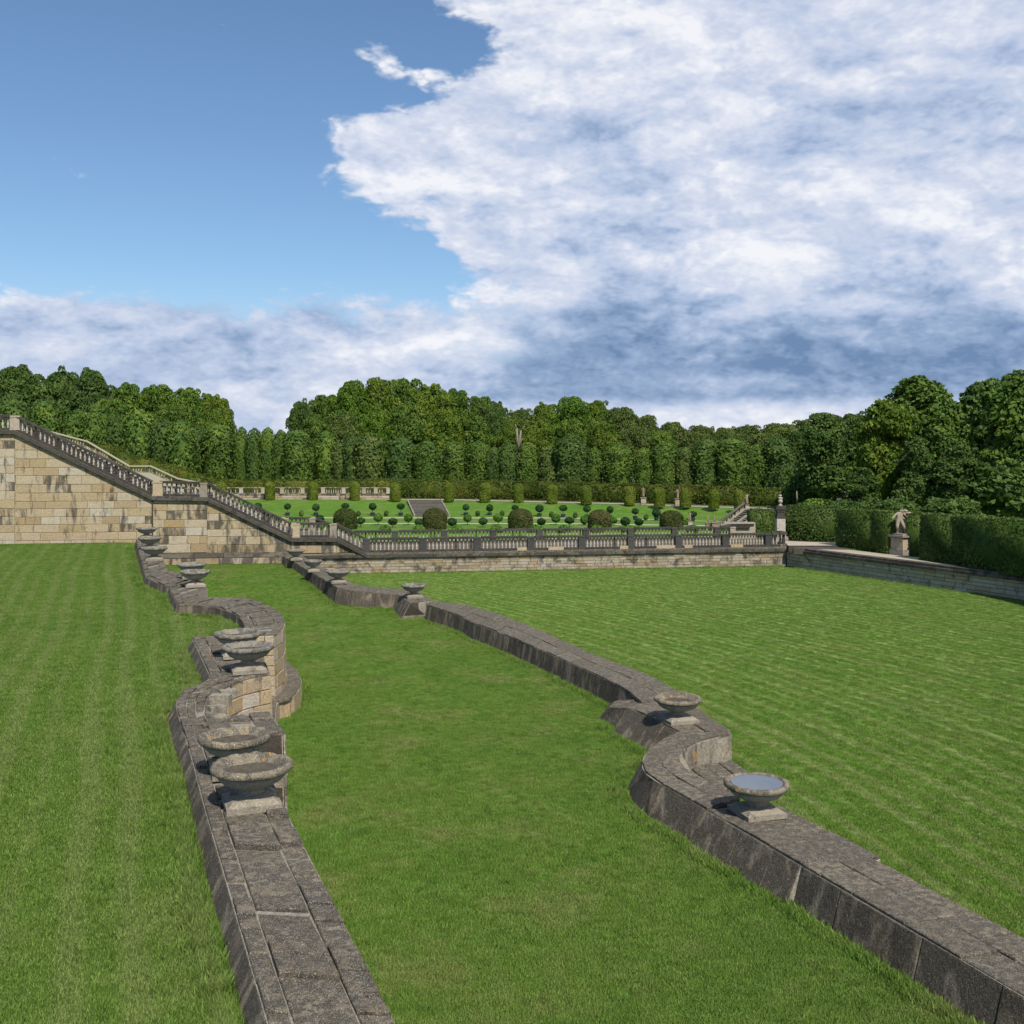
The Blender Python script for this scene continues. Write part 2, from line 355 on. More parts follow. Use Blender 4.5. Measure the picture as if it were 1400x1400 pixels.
M['leaf_bright'] = leaf_mat('bright_leaves', (.040, .095, .010), (.085, .165, .018), (.12, .20, .022), .25)
M['leaf_hedge'] = leaf_mat('hedge_leaves', (.032, .066, .012), (.070, .126, .025), (.102, .142, .034), .2)
M['leaf_hedge_olive'] = leaf_mat('back_hedge_leaves', (.036, .058, .008), (.078, .108, .015), (.112, .125, .020), .2)  # more olive leaf colour for the hedges along the back
M['leaf_dome'] = leaf_mat('dome_leaves', (.070, .112, .011), (.145, .195, .022), (.19, .215, .034), .35)
M['leaf_bigdome'] = leaf_mat('big_dome_leaves', (.032, .050, .013), (.075, .095, .024), (.115, .105, .040), .25)
M['leaf_ball'] = leaf_mat('ball_leaves', (.016, .046, .015), (.036, .088, .026), (.05, .11, .03), .3)
M['leaf_ball_pale'] = leaf_mat('light_ball_leaves', (.045, .115, .014), (.085, .185, .026), (.11, .21, .03), .2)  # lighter green leaf of the paler ball trees and low bushes
mw, ntw, bw = material('bowl_water')
bw.inputs['Base Color'].default_value = (.030, .050, .075, 1); bw.inputs['Roughness'].default_value = .04
bw.inputs['IOR'].default_value = 1.33; bw.inputs['Specular IOR Level'].default_value = 1.0
bw.inputs['Coat Weight'].default_value = .6; bw.inputs['Coat Roughness'].default_value = .02
bump(ntw, bw, noise(ntw, pos(ntw), 9, 3, .5), .06, .02)
M['water'] = mw

# ------------------------------------------------------------------ levels of the garden
Z_LEFT, Z_MID, Z_RIGHT, Z_WALK, Z_PART, Z_UP = 2.12, 0.10, 0.0, 1.30, 1.20, 2.20
WA = Vector((-10.0, 66.0, 0)); WT = Vector((.987, .161, 0)).normalized(); WN = Vector((WT.y, -WT.x, 0))   # front plane of the long wall and stair
def W(s, z, d=0.0): return WA + WT * s + WN * d + Vector((0, 0, z))
def s_at(px, d=0.0):                  # where the column px meets the plane, d metres in front of it
    k = (px - 700) / FPX; A = WA + WN * d
    return (k * A.y - A.x) / (WT.x - k * WT.y)
def wz(px, py, d=0.0):
    s = s_at(px, d); p = W(s, 0, d); return s, ZAT(py, p.y)
S_CORNER = s_at(1075)
CORNER = W(S_CORNER, 0)
SIDE_END = P(1300, 807, 0); SIDE_END = CORNER + (SIDE_END - CORNER) * 3.0
ST_ = (SIDE_END - CORNER).normalized(); SN = Vector((ST_.y, -ST_.x, 0))      # right side wall: direction towards us, normal to the lawn
if SN.x > 0: SN = -SN

# ------------------------------------------------------------------ pieces: a polygon in (a,b) pushed through a mapping to 3-D
def clip_poly(poly, f):
    out = []
    for i in range(len(poly)):
        p, q = poly[i], poly[(i + 1) % len(poly)]; fp, fq = f(p), f(q)
        if fp >= 0: out.append(p)
        if (fp >= 0) != (fq >= 0):
            t = fp / (fp - fq); out.append((p[0] + (q[0] - p[0]) * t, p[1] + (q[1] - p[1]) * t))
    return out
def area(poly): return .5 * sum(poly[i][0] * poly[(i + 1) % len(poly)][1] - poly[(i + 1) % len(poly)][0] * poly[i][1] for i in range(len(poly)))
def piece(mb, poly, mp, d0, d1, cha, gap, ka=1.0, kb=1.0):
    """bevelled block: outline poly, mapping mp(a,b,depth); gap and chamfer in metres, ka/kb metres per unit of a and b"""
    if area(poly) < 0: poly = poly[::-1]
    ca = sum(p[0] for p in poly) / len(poly); cb = sum(p[1] for p in poly) / len(poly)
    ha = max(abs(p[0] - ca) for p in poly) * ka; hb = max(abs(p[1] - cb) for p in poly) * kb
    def shrink(g):
        fa = max(.1, 1 - g / max(ha, 1e-4)); fb = max(.1, 1 - g / max(hb, 1e-4))
        return [(ca + (p[0] - ca) * fa, cb + (p[1] - cb) * fb) for p in poly]
    o = shrink(gap * .5); i = shrink(gap * .5 + cha); n = len(mb.v); k = len(poly)
    mb.v += [tuple(mp(a, b, d0)) for a, b in o] + [tuple(mp(a, b, d1 - cha)) for a, b in o] + [tuple(mp(a, b, d1)) for a, b in i]
    for r_ in range(2):
        for j in range(k):
            q = (j + 1) % k; a = n + r_ * k; b = a + k
            mb.f.append((a + j, a + q, b + q, b + j))
    mb.f.append(tuple(n + 2 * k + j for j in range(k)))
def rect(a0, a1, b0, b1): return [(a0, b0), (a1, b0), (a1, b1), (a0, b1)]
def courses(length, z0, z1, hmin, hmax, lmin, lmax, rnd):
    """rows of stones as (a0,a1,b0,b1)"""
    out = []; z = z0
    while z < z1 - .03:
        h = rnd.uniform(hmin, hmax)
        if z + h > z1 - hmin * .6: h = z1 - z
        a = -rnd.uniform(0, lmax * .5)
        while a < length:
            l = rnd.uniform(lmin, lmax); a1 = a + l
            if a1 > length - lmin * .5: a1 = length
            out.append((max(a, 0), a1, z, z + h)); a = a1
        z += h
    return out

# ------------------------------------------------------------------ ground sheets
def sheet(name, pts, m, z=None, kind='structure'):
    b = MB(); b.quad(*[(p[0], p[1], p[2] if z is None else z) for p in pts]); o = b.build(name, m); return struct(o, kind)
sheet('ground', [(-2500, -400), (2500, -400), (2500, 4500), (-2500, 4500)], M['soil'], -1.6)
def row(pxs, z): return [P(x, y, z) for x, y in pxs]
LOWL = row([(-150, 706.5), (300, 706.3), (600, 706), (800, 708), (900, 710), (985, 713), (1060, 715)], Z_PART)
TOPL = row([(-150, 683.2), (300, 683.2), (600, 683.6), (700, 686), (860, 690), (976, 694), (1060, 696.5)], Z_UP)
sl = MB()
NSUB = 10
def lerp_line(L, t):
    f = t * (len(L) - 1); i = min(int(f), len(L) - 2); return L[i].lerp(L[i + 1], f - i)
for i in range(60):
    for j in range(NSUB):
        q = []
        for (a, c) in ((i, j), (i + 1, j), (i + 1, j + 1), (i, j + 1)):
            v = lerp_line(LOWL, a / 60).lerp(lerp_line(TOPL, a / 60), c / NSUB)
            t = c / NSUB; v.z = Z_PART + (Z_UP - Z_PART) * t; q.append(v)
        sl.quad(*q)
struct(sl.build('grass_slope', M['lawn_far']))
sheet('parterre_lawn', [W(-80, 0, -6.3), W(60, 0, -6.3)] + [v + Vector((0, .05, 0)) for v in LOWL[::-1]], M['lawn_far'], Z_PART)
sheet('upper_terrace', [v - Vector((0, .05, 0)) for v in TOPL] + [Vector((700, 108, 0)), Vector((700, 1200, 0)), Vector((-700, 1200, 0)), Vector((-700, 122, 0))], M['soil'], Z_UP)
# gravel paths of the parterre
def band(name, line, w, z, m, x0=0, x1=1):
    b = MB(); n = 40
    for i in range(n):
        a = lerp_line(line, x0 + (x1 - x0) * i / n); c = lerp_line(line, x0 + (x1 - x0) * (i + 1) / n)
        b.quad((a.x, a.y, z), (c.x, c.y, z), (c.x, c.y + w, z), (a.x, a.y + w, z))
    return struct(b.build(name, m))
band('parterre_path', row([(300, 708.4), (770, 708.8), (985, 713)], Z_PART), 1.4, Z_PART + .004, M['gravel'])
band('parterre_path', row([(420, 716.2), (770, 716.4), (985, 719.5)], Z_PART), 1.1, Z_PART + .004, M['gravel'])
band('terrace_path', [v + Vector((0, .9, 0)) for v in TOPL], 1.7, Z_UP + .004, M['gravel'])
# walkway between the two long balustrades, and the side terrace
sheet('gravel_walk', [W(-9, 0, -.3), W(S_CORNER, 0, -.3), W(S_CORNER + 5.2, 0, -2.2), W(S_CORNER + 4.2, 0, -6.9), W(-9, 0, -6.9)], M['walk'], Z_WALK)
EAST = Vector((70, 30, 0))
sheet('side_terrace', [CORNER - SN * .25, SIDE_END - SN * .25, SIDE_END + EAST, Vector((95, 118, 0)), Vector((27, 118, 0)), W(S_CORNER + 4.0, 0, -6.9)], M['lawn_far'], Z_WALK - .012)
pb = MB()
for a, c in ((0, 1),):
    A0 = CORNER - SN * .3; B0 = SIDE_END - SN * .3
    pb.quad((A0.x, A0.y, Z_WALK - .004), (B0.x, B0.y, Z_WALK - .004), ((B0 - SN * 1.9).x, (B0 - SN * 1.9).y, Z_WALK - .004), ((A0 - SN * 1.9).x, (A0 - SN * 1.9).y, Z_WALK - .004))
struct(pb.build('side_path', M['gravel']))

# ------------------------------------------------------------------ cascade walls
def st(z, *rows): return [(P(a, b, z), P(c, e, z)) for a, b, c, e in rows]
def stz(*rows): return [(P(a, b, z), P(c, e, z)) for a, b, c, e, z in rows]
def extend(stn, dirv, n, step):
    L, Rr = stn[-1]; out = []
    for i in range(1, n + 1): out.append((L + dirv * step * i, Rr + dirv * step * i))
    return out
ZR = 0.71
RA = stz((383, 758, 407, 757, 1.22), (418.6, 778.6, 437, 774, 1.10), (448.6, 796.6, 470, 790, 1.0), (461.4, 804.3, 485, 799, .95))
RB = stz((461.4, 804.3, 485, 799, .95), (474, 807.6, 496, 801.5, .90), (500, 809.6, 515, 803, .86), (524, 811.2, 536, 805, .82), (546, 813.5, 566, 807, .78))
RC = st(.78, (544.6, 812.7, 571, 807.5), (559.4, 825, 590, 820.5))
RD = st(.74, (583, 827.5, 589, 821.5), (597, 831.4, 608.6, 823.6), (620, 838.3, 640, 827.5), (654, 854, 679, 839), (700, 871.5, 727, 857.5), (745, 890.5, 773, 878), (785.7, 908.6, 830, 901.5), (828.6, 928.6, 878, 920), (860, 945.7, 903, 931.5), (877, 961, 926, 946))
RE = st(ZR, (858, 966.5, 926, 944.5), (893, 983, 960, 974), (928.6, 1000.5, 1000, 1001.4))
RF = st(ZR, (928.6, 1000.5, 1000, 1001.4), (905, 1011, 972, 1007.5), (888, 1023, 950, 1014), (879, 1036, 934, 1023.5), (877, 1047, 928.6, 1034), (884.5, 1059, 931.4, 1045.7), (903, 1071, 946, 1058.6), (930, 1086, 971, 1071))
AX = Vector((.36, -.93, 0)).normalized()
_l, _r = st(ZR, (967, 1107, 1012, 1091))[0]
RF.append((_l, _r))
RG = [(_l, _l + Vector((1.42, .3, 0))), (_l + AX * 2.9, _l + AX * 2.9 + Vector((1.42, .3, 0)))]
_m, _n = RG[-1]
RH = [(_m, _m + Vector((1.22, .35, 0)))]; RH += extend(RH, AX, 7, 1.5)

ZL = 2.40
LA = stz((186, 737, 214, 736, 2.62), (190.5, 755, 219, 752, 2.55), (195, 772, 224, 766, 2.48), (199.5, 790, 228, 779, 2.40))
LB = st(ZL, (199.5, 790, 228, 779), (212, 795.5, 243, 784), (229.5, 802, 262, 789))
LC = st(ZL, (231, 803, 276, 789), (236.5, 815, 283, 802.5), (243, 827, 284, 817))
LD = st(ZL, (243, 827, 284, 817), (270, 827.6, 315, 816.5), (300, 830.5, 345, 820), (321, 839, 369, 829), (332, 848, 386, 840.5), (335.5, 857, 390.5, 851.5), (333, 864, 386, 860), (322, 870, 374, 868))
LE = st(ZL, (262.5, 872.5, 344, 869), (273, 894, 356, 892), (288, 926, 370.5, 922))
LF = st(ZL, (288, 926, 370.5, 922), (268, 937, 340, 927.5), (250, 946, 316, 936), (242, 955, 301, 946), (240.5, 965, 294, 957), (244, 980, 290, 969), (251, 1000, 295, 985), (258, 1022, 338, 1011))
LG = st(ZL, (246, 985, 369, 976), (252, 1003, 391.5, 1003.5))
LH = st(ZL, (257, 1018, 352, 1022), (264, 1045, 362, 1043), (279, 1102, 390, 1106))
LH += extend(LH, AX, 5, 1.5)

def strip_maps(S, zg_l, zg_r, bl, br):
    """mappings of a strip's top and two faces; s runs along it in metres of centre line"""
    cum = [0.0]
    for i in range(len(S) - 1):
        a = (S[i][0] + S[i][1]) / 2; c = (S[i + 1][0] + S[i + 1][1]) / 2; cum.append(cum[-1] + (c - a).length)
    T = cum[-1]
    def at(s):
        s = min(max(s, 0), T)
        for i in range(len(cum) - 1):
            if s <= cum[i + 1] or i == len(cum) - 2:
                t = (s - cum[i]) / max(cum[i + 1] - cum[i], 1e-6); return S[i][0].lerp(S[i + 1][0], t), S[i][1].lerp(S[i + 1][1], t)
    def nrm(s, side):
        e = .15; a = at(s - e)[side]; c = at(s + e)[side]; dd = c - a; dd.z = 0
        dd.normalize() if dd.length > 1e-6 else None
        n = Vector((dd.y, -dd.x, 0)); l, r = at(s); o = (l - r) if side == 0 else (r - l)
        if n.dot(o) < 0: n = -n
        return n
    def top(s, v, dd): l, r = at(s); p = l.lerp(r, v); return Vector((p.x, p.y, p.z + dd))
    def face(side, zg, bat):
        def f(s, w, dd):
            p = at(s)[side]; n = nrm(s, side); h = p.z - zg
            q = p + n * (bat * h * w + dd); return Vector((q.x, q.y, p.z - .015 - h * w))
        return f
    return T, at, top, face(0, zg_l, bl), face(1, zg_r, br)
def wall_strip(root, S, zg_l, zg_r, bl=.0, br=.0, sl=(.75, 3), lf=('face_dark', .9, 1), rf=('face_dark', .9, 1), front=None, rnd=random, slab='slab', tilt=.02, join='', core='core'):
    T, at, top, fl, fr = strip_maps(S, zg_l, zg_r, bl, br)
    n = max(2, int(T / .35)); b = MB(); bed = MB()
    zb = min(zg_l, zg_r)
    for i in range(n):
        s0, s1 = T * i / n, T * (i + 1) / n
        bed.quad(top(s0, 0, -.020), top(s1, 0, -.020), top(s1, 1, -.020), top(s0, 1, -.020))
        for f, v, zg in ((fl, 0, zg_l), (fr, 1, zg_r)):
            k = 1 + .25 / max(at(s0)[v].z - zg, .2)
            b.quad(f(s0, 0.0, -.05), f(s1, 0.0, -.05), f(s1, k, -.05), f(s0, k, -.05))
    for s in (0, T):                                     # closed ends
        e = .02 if s == 0 else -.02
        b.quad(fl(s, 0, -.05), fr(s, 0, -.05), fr(s, 1.1, -.05), fl(s, 1.1, -.05))
    b.build('wall_core', M[core], root); bed.build('mortar_bed', M['bed'], root)
    w = sum((q[0] - q[1]).length for q in S) / len(S)
    jt, jr = MB(), MB()
    # top slabs
    nl = max(1, int(T / sl[0])); rows = sl[1]
    for r_ in range(rows):
        v0, v1 = r_ / rows, (r_ + 1) / rows
        if rows == 3: v0, v1 = ((0, .2), (.2, .72), (.72, 1))[r_]
        edges = [0.0]; s = rnd.uniform(.3, 1) * sl[0]
        while s < T - .25 * sl[0]: edges.append(s); s += sl[0] * rnd.uniform(.65, 1.35)
        edges.append(T)
        for a, c in zip(edges, edges[1:]):
            m = jt if 't' in join else MB(); h = rnd.uniform(-tilt, tilt) * (1 if rows == 1 or r_ in (0, rows - 1) else 1.3)
            k = max(1, int((c - a) / .5)); hang = .03
            tw = rnd.uniform(-tilt, tilt) * .7
            j0, j1 = v0, v1
            pl = [(a + (c - a) * i / k, j0) for i in range(k + 1)] + [(a + (c - a) * i / k, j1) for i in range(k, -1, -1)]
            piece(m, pl, lambda s_, v_, d_: top(s_, v_, d_ + h + tw * ((s_ - a) / max(c - a, .1) - .5)), -.07, .02, .012, .018 + rnd.random() * .014, 1, w)
            if 't' not in join: m.build('coping_slab', M[slab], root)
    # face stones
    for f, side, spec, zg in ((fl, 0, lf, zg_l), (fr, 1, rf, zg_r)):
        if spec is None: continue
        mname, ln, nr = spec
        for r_ in range(nr):
            edges = [0.0]; s = rnd.uniform(.3, 1) * ln
            while s < T - .3 * ln: edges.append(s); s += ln * rnd.uniform(.7, 1.3)
            edges.append(T)
            w0, w1 = r_ / nr, (r_ + 1) / nr
            if r_ == nr - 1: w1 += .12
            hgt = sum(q[side].z for q in S) / len(S) - zg
            for a, c in zip(edges, edges[1:]):
                jn = 'r' in join and side == 1; m = jr if jn else MB(); k = max(1, int((c - a) / .4)); off = rnd.uniform(-.012, .012)
                pl = [(a + (c - a) * i / k, w0) for i in range(k + 1)] + [(a + (c - a) * i / k, w1) for i in range(k, -1, -1)]
                piece(m, pl, lambda s_, w_, d_: f(s_, w_, d_ + off), -.08, .0, .014, .014, 1, hgt)
                if not jn: m.build('facing_stone', M[mname], root)
    if jt.v: jt.build('coping_slabs', M['slab_isl'], root)['kind'] = 'stuff'
    if jr.v: jr.build('facing_stones', M['orange_isl'], root)['kind'] = 'stuff'
    if front is not None:                                # stones on the end that faces us
        mname, ln, nr = front
        l, r = fl(T, 0, 0), fr(T, 0, 0); zl2 = max(zg_l, 0) if zg_l < zg_r else zg_r
        lb, rb = fl(T, 1, 0), fr(T, 1, 0); L_ = (r - l).length
        dirn = (at(T)[0] - at(max(T - .3, 0))[0]); dirn.z = 0; dirn.normalize()
        def fm(a, w_, d_):
            p = l.lerp(r, a / L_); q = lb.lerp(rb, a / L_); z = p.z + (min(zg_l, zg_r) - p.z) * w_
            t = min(max((p.z - z) / max(p.z - q.z, .05), 0), 1.0); xy = p.lerp(q, t)
            return Vector((xy.x, xy.y, z)) + dirn * d_
        for r_ in range(nr):
            a = 0.0; w0, w1 = r_ / nr, (r_ + 1) / nr
            while a < L_ - .05:
                c = a + ln * rnd.uniform(.7, 1.3)
                if c > L_ - .35 * ln: c = L_
                m = MB(); o_ = rnd.uniform(-.01, .012)
                piece(m, rect(a, c, w0, w1), lambda a_, w_, d_: fm(a_, w_, d_ + o_), -.1, .015, .014, .014, 1, l.z - min(zg_l, zg_r))
                m.build('facing_stone', M[mname], root); a = c
def root_at(S): p = (S[0][0] + S[0][1]) / 2; return (p.x, p.y, 0)
rw = thing('cascade_wall', 'low dark weathered stone wall snaking between the middle and the wide striped lawn', 'stone wall', root_at(RD))
rr = random.Random(3)
wall_strip(rw, RA, .25, 0, .15, 0, (.9, 2), ('face_dark', 1.6, 1), ('face_dark', 1.6, 1), rnd=rr)
wall_strip(rw, RB, Z_MID, 0, .3, 0, (.8, 2), ('face_dark', 1.2, 1), ('face_dark', 1.6, 1), rnd=rr)
wall_strip(rw, RC, Z_MID, 0, .55, .05, (1.0, 2), ('face_dark', 1.6, 1), ('face_pale', 1.6, 1), front=('face_pale', 1.1, 1), rnd=rr)
wall_strip(rw, RD, Z_MID, 0, .18, 0, (.95, 2), ('face_dark', 1.3, 1), ('face_dark', 1.5, 1), rnd=rr)
wall_strip(rw, RE, Z_MID, 0, .80, .04, (1.0, 2), ('face_dark', 1.4, 1), ('face_pale', 1.5, 1), front=('face_pale', 1.6, 1), rnd=rr)
wall_strip(rw, RF, Z_MID, 0, .55, .02, (.8, 2), ('face_dark', 1.5, 1), ('face_moss', 2.4, 1), rnd=rr)
wall_strip(rw, RG, Z_MID, 0, .55, .04, (1.0, 2), ('face_dark', 1.4, 1), ('face_pale', 1.4, 1), front=('face_pale', 1.0, 1), rnd=rr)
wall_strip(rw, RH, Z_MID, 0, .30, 0, (1.0, 2), ('face_dark', 1.4, 1), ('face_dark', 1.4, 1), rnd=rr)
# sloping foot at the back corner of the block, and the low floor of the niche
b = MB(); p = [P(833, 967, .50), P(866, 968, .69), P(884, 955, .69), P(842, 958, .60)]
b.hexa([P(816, 985.7, .02), P(852, 1003, .02), P(890, 968, 0.0), P(832, 963, .02)], p); b.build('buttress_foot', M['slab'], rw)
nf = [P(915, 1050, .10), P(1000, 1041, .10), P(1023, 1056, .10), P(1023, 1056, .10) + AX * 1.6 - Vector((.0, 0, 0)), P(960, 1075, .10)]
k_ = 0
for i in range(4):
    for j in range(3):
        def mp(a, c, d_):
            q = (P(918, 1050, .12).lerp(P(1002, 1039, .12), a)).lerp(P(962, 1085, .12).lerp(P(1042, 1068, .12), a), c); return Vector((q.x, q.y, q.z + d_))
        m = MB(); h = rr.uniform(-.02, .02)
        piece(m, rect(i / 4, (i + 1) / 4, j / 3, (j + 1) / 3), lambda a, c, d_: mp(a, c, d_ + h), -.3, .0, .015, .02, 1.4, 1.4)
        m.build('niche_slab', M['slab'], rw)

lw = thing('cascade_wall', 'tall curving stone wall with ochre masonry face beside the left lawn', 'stone wall', root_at(LD))
rl = random.Random(5)
FD, FO = 'face_dark', 'ashlar_orange'
LK = dict(rnd=rl, tilt=.035)
wall_strip(lw, LA, Z_LEFT, .5, .25, .02, (.8, 3), (FD, 1.3, 1), (FO, 1.3, 3), join='tr', **LK)
wall_strip(lw, LB, Z_LEFT, .2, .25, .02, (.8, 3), (FD, 1.1, 1), (FO, .8, 4), join='tr', **LK)
wall_strip(lw, LC, Z_LEFT, Z_MID, .3, .02, (.7, 3), (FD, 1.3, 1), (FO, .8, 5), front=(FD, .9, 4), join='r', **LK)
wall_strip(lw, LD, Z_LEFT, Z_MID, .1, .03, (.62, 3), (FD, 1.0, 1), (FO, .62, 6), front=(FO, .42, 8), **LK)
wall_strip(lw, LE, Z_LEFT, Z_MID, .5, .03, (.5, 3), (FD, 1.2, 1), (FO, 1.1, 5), front=(FO, .42, 8), join='r', **LK)
wall_strip(lw, LF, Z_LEFT, Z_MID, .6, .02, (.42, 4), (FD, 1.1, 1), (FO, .55, 7), **LK)
wall_strip(lw, LG, Z_LEFT, Z_MID, .5, .02, (.42, 4), (FD, 1.1, 1), (FO, .6, 6), front=('face_pale', .6, 7), join='r', **LK)
wall_strip(lw, LH, Z_LEFT, Z_MID, .5, .02, (.5, 3), (FD, 1.2, 1), (FO, 1.0, 4), join='r', **LK)
# low kerb round the foot of the curved wall
KR = []
for i in range(2, len(LD)):
    a = LD[i - 1][1]; c = LD[min(i + 1, len(LD) - 1)][1]; t = c - a; t.z = 0; t.normalize(); n = Vector((t.y, -t.x, 0))
    if n.dot(LD[i][1] - LD[i][0]) < 0: n = -n
    q = LD[i][1]; KR.append((Vector((q.x, q.y, .62)) - n * .1, Vector((q.x, q.y, .62)) + n * .48))
q = LE[0][1]; KR.append((Vector((q.x + .05, q.y, .62)), Vector((q.x + .75, q.y - .15, .62)))); q = LE[1][1]; KR.append((Vector((q.x - .1, q.y, .62)), Vector((q.x + .42, q.y - .3, .62)))); 
wall_strip(lw, KR, Z_MID, Z_MID, 0, .05, (.7, 1), None, (FO, .7, 1), rnd=rl, join='r', core='ashlar_orange')
# broken stones lying in the niche of the left wall
nb = MB()
for (px, py, z, sz) in ((302, 957, 2.62, (.40, .22, .22)), (296, 971, 2.52, (.3, .25, .18)), (299, 985, 2.5, (.34, .25, .2)), (312, 948, 2.52, (.35, .2, .16))):
    nb.box(P(px, py, z - .1), sz, rl.uniform(-.6, .6))
nb.build('loose_stones', M['face_pale'], lw)['kind'] = 'stuff'
# niche floor behind the near bowls
q0, q1, q2, q3 = P(300, 965, 1.48), P(369, 975, 1.48), P(388, 1001, 1.48), P(300, 1005, 1.48)
nb = MB(); nb.hexa([Vector((v.x, v.y, 0)) for v in (q0, q3, q2, q1)], [q0, q3, q2, q1]); nb.build('niche_floor', M['slab'], lw)

# ------------------------------------------------------------------ lawns between the walls
LC_ = [(-22.6, 66.), (-21.2, 60), (-16.7, 49.3), (-15.0, 44.8), (-13.2, 42.6), (-12.2, 40), (-10.9, 36.9), (-9.9, 36.4), (-8.4, 34.8), (-7.35, 31.6), (-7.45, 29.8), (-7.3, 28), (-6.7, 25), (-6.55, 22.6), (-6.2, 20.8), (-5.4, 19.2), (-4.7, 17.5), (-3.85, 15.2), (-1.7, 9.6), (0, 5.2)]
RC_ = [(-14.4, 66.), (-13.8, 64), (-10.7, 56.5), (-8.2, 51.8), (-5.5, 51.1), (-4.2, 48.8), (-2.3, 46), (0.4, 40), (2.6, 34), (3.9, 30.2), (4.0, 28), (4.7, 25.8), (4.1, 23.9), (3.15, 22.4), (3.75, 21.5), (4.1, 20.4), (5.3, 18), (6.4, 15.2), (9.0, 8.4), (9.9, 6)]
def cl(line, y):
    for (x0, y0), (x1, y1) in zip(line, line[1:]):
        if y <= y0 and y >= y1: return x0 + (x1 - x0) * (y0 - y) / (y0 - y1)
    return line[0][0] if y > line[0][1] else line[-1][0]
def zmid(y): t = min(max((y - 47) / 16, 0), 1); return Z_MID + .62 * t * t * (3 - 2 * t)
def wally(x): return 66.0 + (x + 10.0) * .161 / .987      # front plane of the long wall above x
def sidex(y):                                             # side wall line
    t = (CORNER.y - y) / (CORNER.y - SIDE_END.y); return CORNER.x + (SIDE_END.x - CORNER.x) * t
def lawn(name, fl, fr, zf, m):
    b = MB(); ys = list(np.linspace(71, 5.3, 100)); nx = 24
    g = []
    for y in ys:
        x0, x1 = fl(y), fr(y); r_ = []
        for i in range(nx + 1):
            x = x0 + (x1 - x0) * i / nx; yy = min(y, wally(x) + .15); r_.append((x, yy, zf(yy)))
        g.append(r_)
    for i in range(len(ys) - 1):
        for j in range(nx): b.quad(g[i][j], g[i + 1][j], g[i + 1][j + 1], g[i][j + 1])
    return struct(b.build(name, m, smooth_=True))
lawn('left_lawn', lambda y: -60.0, lambda y: cl(LC_, y), lambda y: Z_LEFT, M['lawn_left'])
lawn('middle_lawn', lambda y: cl(LC_, y), lambda y: cl(RC_, y), zmid, M['lawn_mid'])
lawn('right_lawn', lambda y: cl(RC_, y), lambda y: min(sidex(y) + .15, 75), lambda y: Z_RIGHT, M['lawn_right'])

# grass blades on the lawns: tufts of real blades, thicker near us
def tuft(name, m, n, rad, h):
    vs, fs = [], []
    for _ in range(n):
        a, r_ = rng.uniform(0, 6.283), rad * math.sqrt(rng.uniform()); x, y = r_ * math.cos(a), r_ * math.sin(a)
        t = rng.uniform(0, 6.283); w = rng.uniform(.006, .012); hh = h * rng.uniform(.5, 1.15); l = rng.uniform(.1, .9) * hh; t2 = rng.uniform(0, 6.283)
        k = len(vs); vs += [(x - w * math.cos(t), y - w * math.sin(t), -.01), (x + w * math.cos(t), y + w * math.sin(t), -.01), (x + l * math.cos(t2), y + l * math.sin(t2), hh)]
        fs.append((k, k + 1, k + 2))
    me = bpy.data.meshes.new(name); me.from_pydata(vs, [], fs); me.materials.append(m)
    o = bpy.data.objects.new(name, me); return o
def scatter(name, pts, src):
    me = bpy.data.meshes.new(name); me.from_pydata(pts, [], []); o = bpy.data.objects.new(name, me); COL.objects.link(o)
    ng = bpy.data.node_groups.new(name, 'GeometryNodeTree')
    ng.interface.new_socket('Geometry', in_out='INPUT', socket_type='NodeSocketGeometry'); ng.interface.new_socket('Geometry', in_out='OUTPUT', socket_type='NodeSocketGeometry')
    i = ng.nodes.new('NodeGroupInput'); u = ng.nodes.new('NodeGroupOutput'); p_ = ng.nodes.new('GeometryNodeInstanceOnPoints'); oi = ng.nodes.new('GeometryNodeObjectInfo')
    oi.inputs['Object'].default_value = src; oi.inputs['As Instance'].default_value = True
    r_ = ng.nodes.new('FunctionNodeRandomValue'); r_.data_type = 'FLOAT_VECTOR'; r_.inputs[1].default_value = (0, 0, 6.283)
    s_ = ng.nodes.new('FunctionNodeRandomValue'); s_.data_type = 'FLOAT'; s_.inputs[2].default_value = .65; s_.inputs[3].default_value = 1.25
    L = ng.links.new
    L(i.outputs[0], p_.inputs['Points']); L(oi.outputs['Geometry'], p_.inputs['Instance']); L(r_.outputs[0], p_.inputs['Rotation']); L(s_.outputs[1], p_.inputs['Scale']); L(p_.outputs[0], u.inputs[0])
    md = o.modifiers.new('scatter', 'NODES'); md.node_group = ng
    o['kind'] = 'stuff'; return o
def lawn_points(fl, fr, zf, n, y0=9.5, y1=70, pow_=2.0):
    out = []
    while len(out) < n:
        y = y0 + (y1 - y0) * random.random() ** pow_; x0, x1 = fl(y), fr(y)
        lim = .53 * y + 1; x0 = max(x0, -lim); x1 = min(x1, lim)
        if x1 <= x0: continue
        if random.random() > (x1 - x0) / 30.0: continue
        x = random.uniform(x0, x1); y2 = min(y, wally(x) - .12); out.append((x, y2, zf(y2)))
    return out
def edge(S_list, side, grow, flip):                       # lawn limit along a wall: the outermost foot of its strips at each y
    pts = []
    for S, bat in S_list:
        for i in range(len(S) - 1):
            for k in range(12):
                a = S[i][side].lerp(S[i + 1][side], k / 12); pts.append((a.y, a.x + flip * (grow + bat)))
    def f(y):
        near = [x for (yy, x) in pts if abs(yy - y) < .35]
        if not near: return None
        return min(near) if flip < 0 else max(near)
    return f
eLl = edge([(LA, .1), (LB, .1), (LC, .1), (LD, .05), (LE, .15), (LF, .2), (LG, .15), (LH, .15)], 0, .02, -1)
eLr = edge([(LA, 0), (LB, 0), (LC, 0), (LD, .52), (LE, .1), (LF, .0), (LG, 0), (LH, 0)], 1, .05, 1)
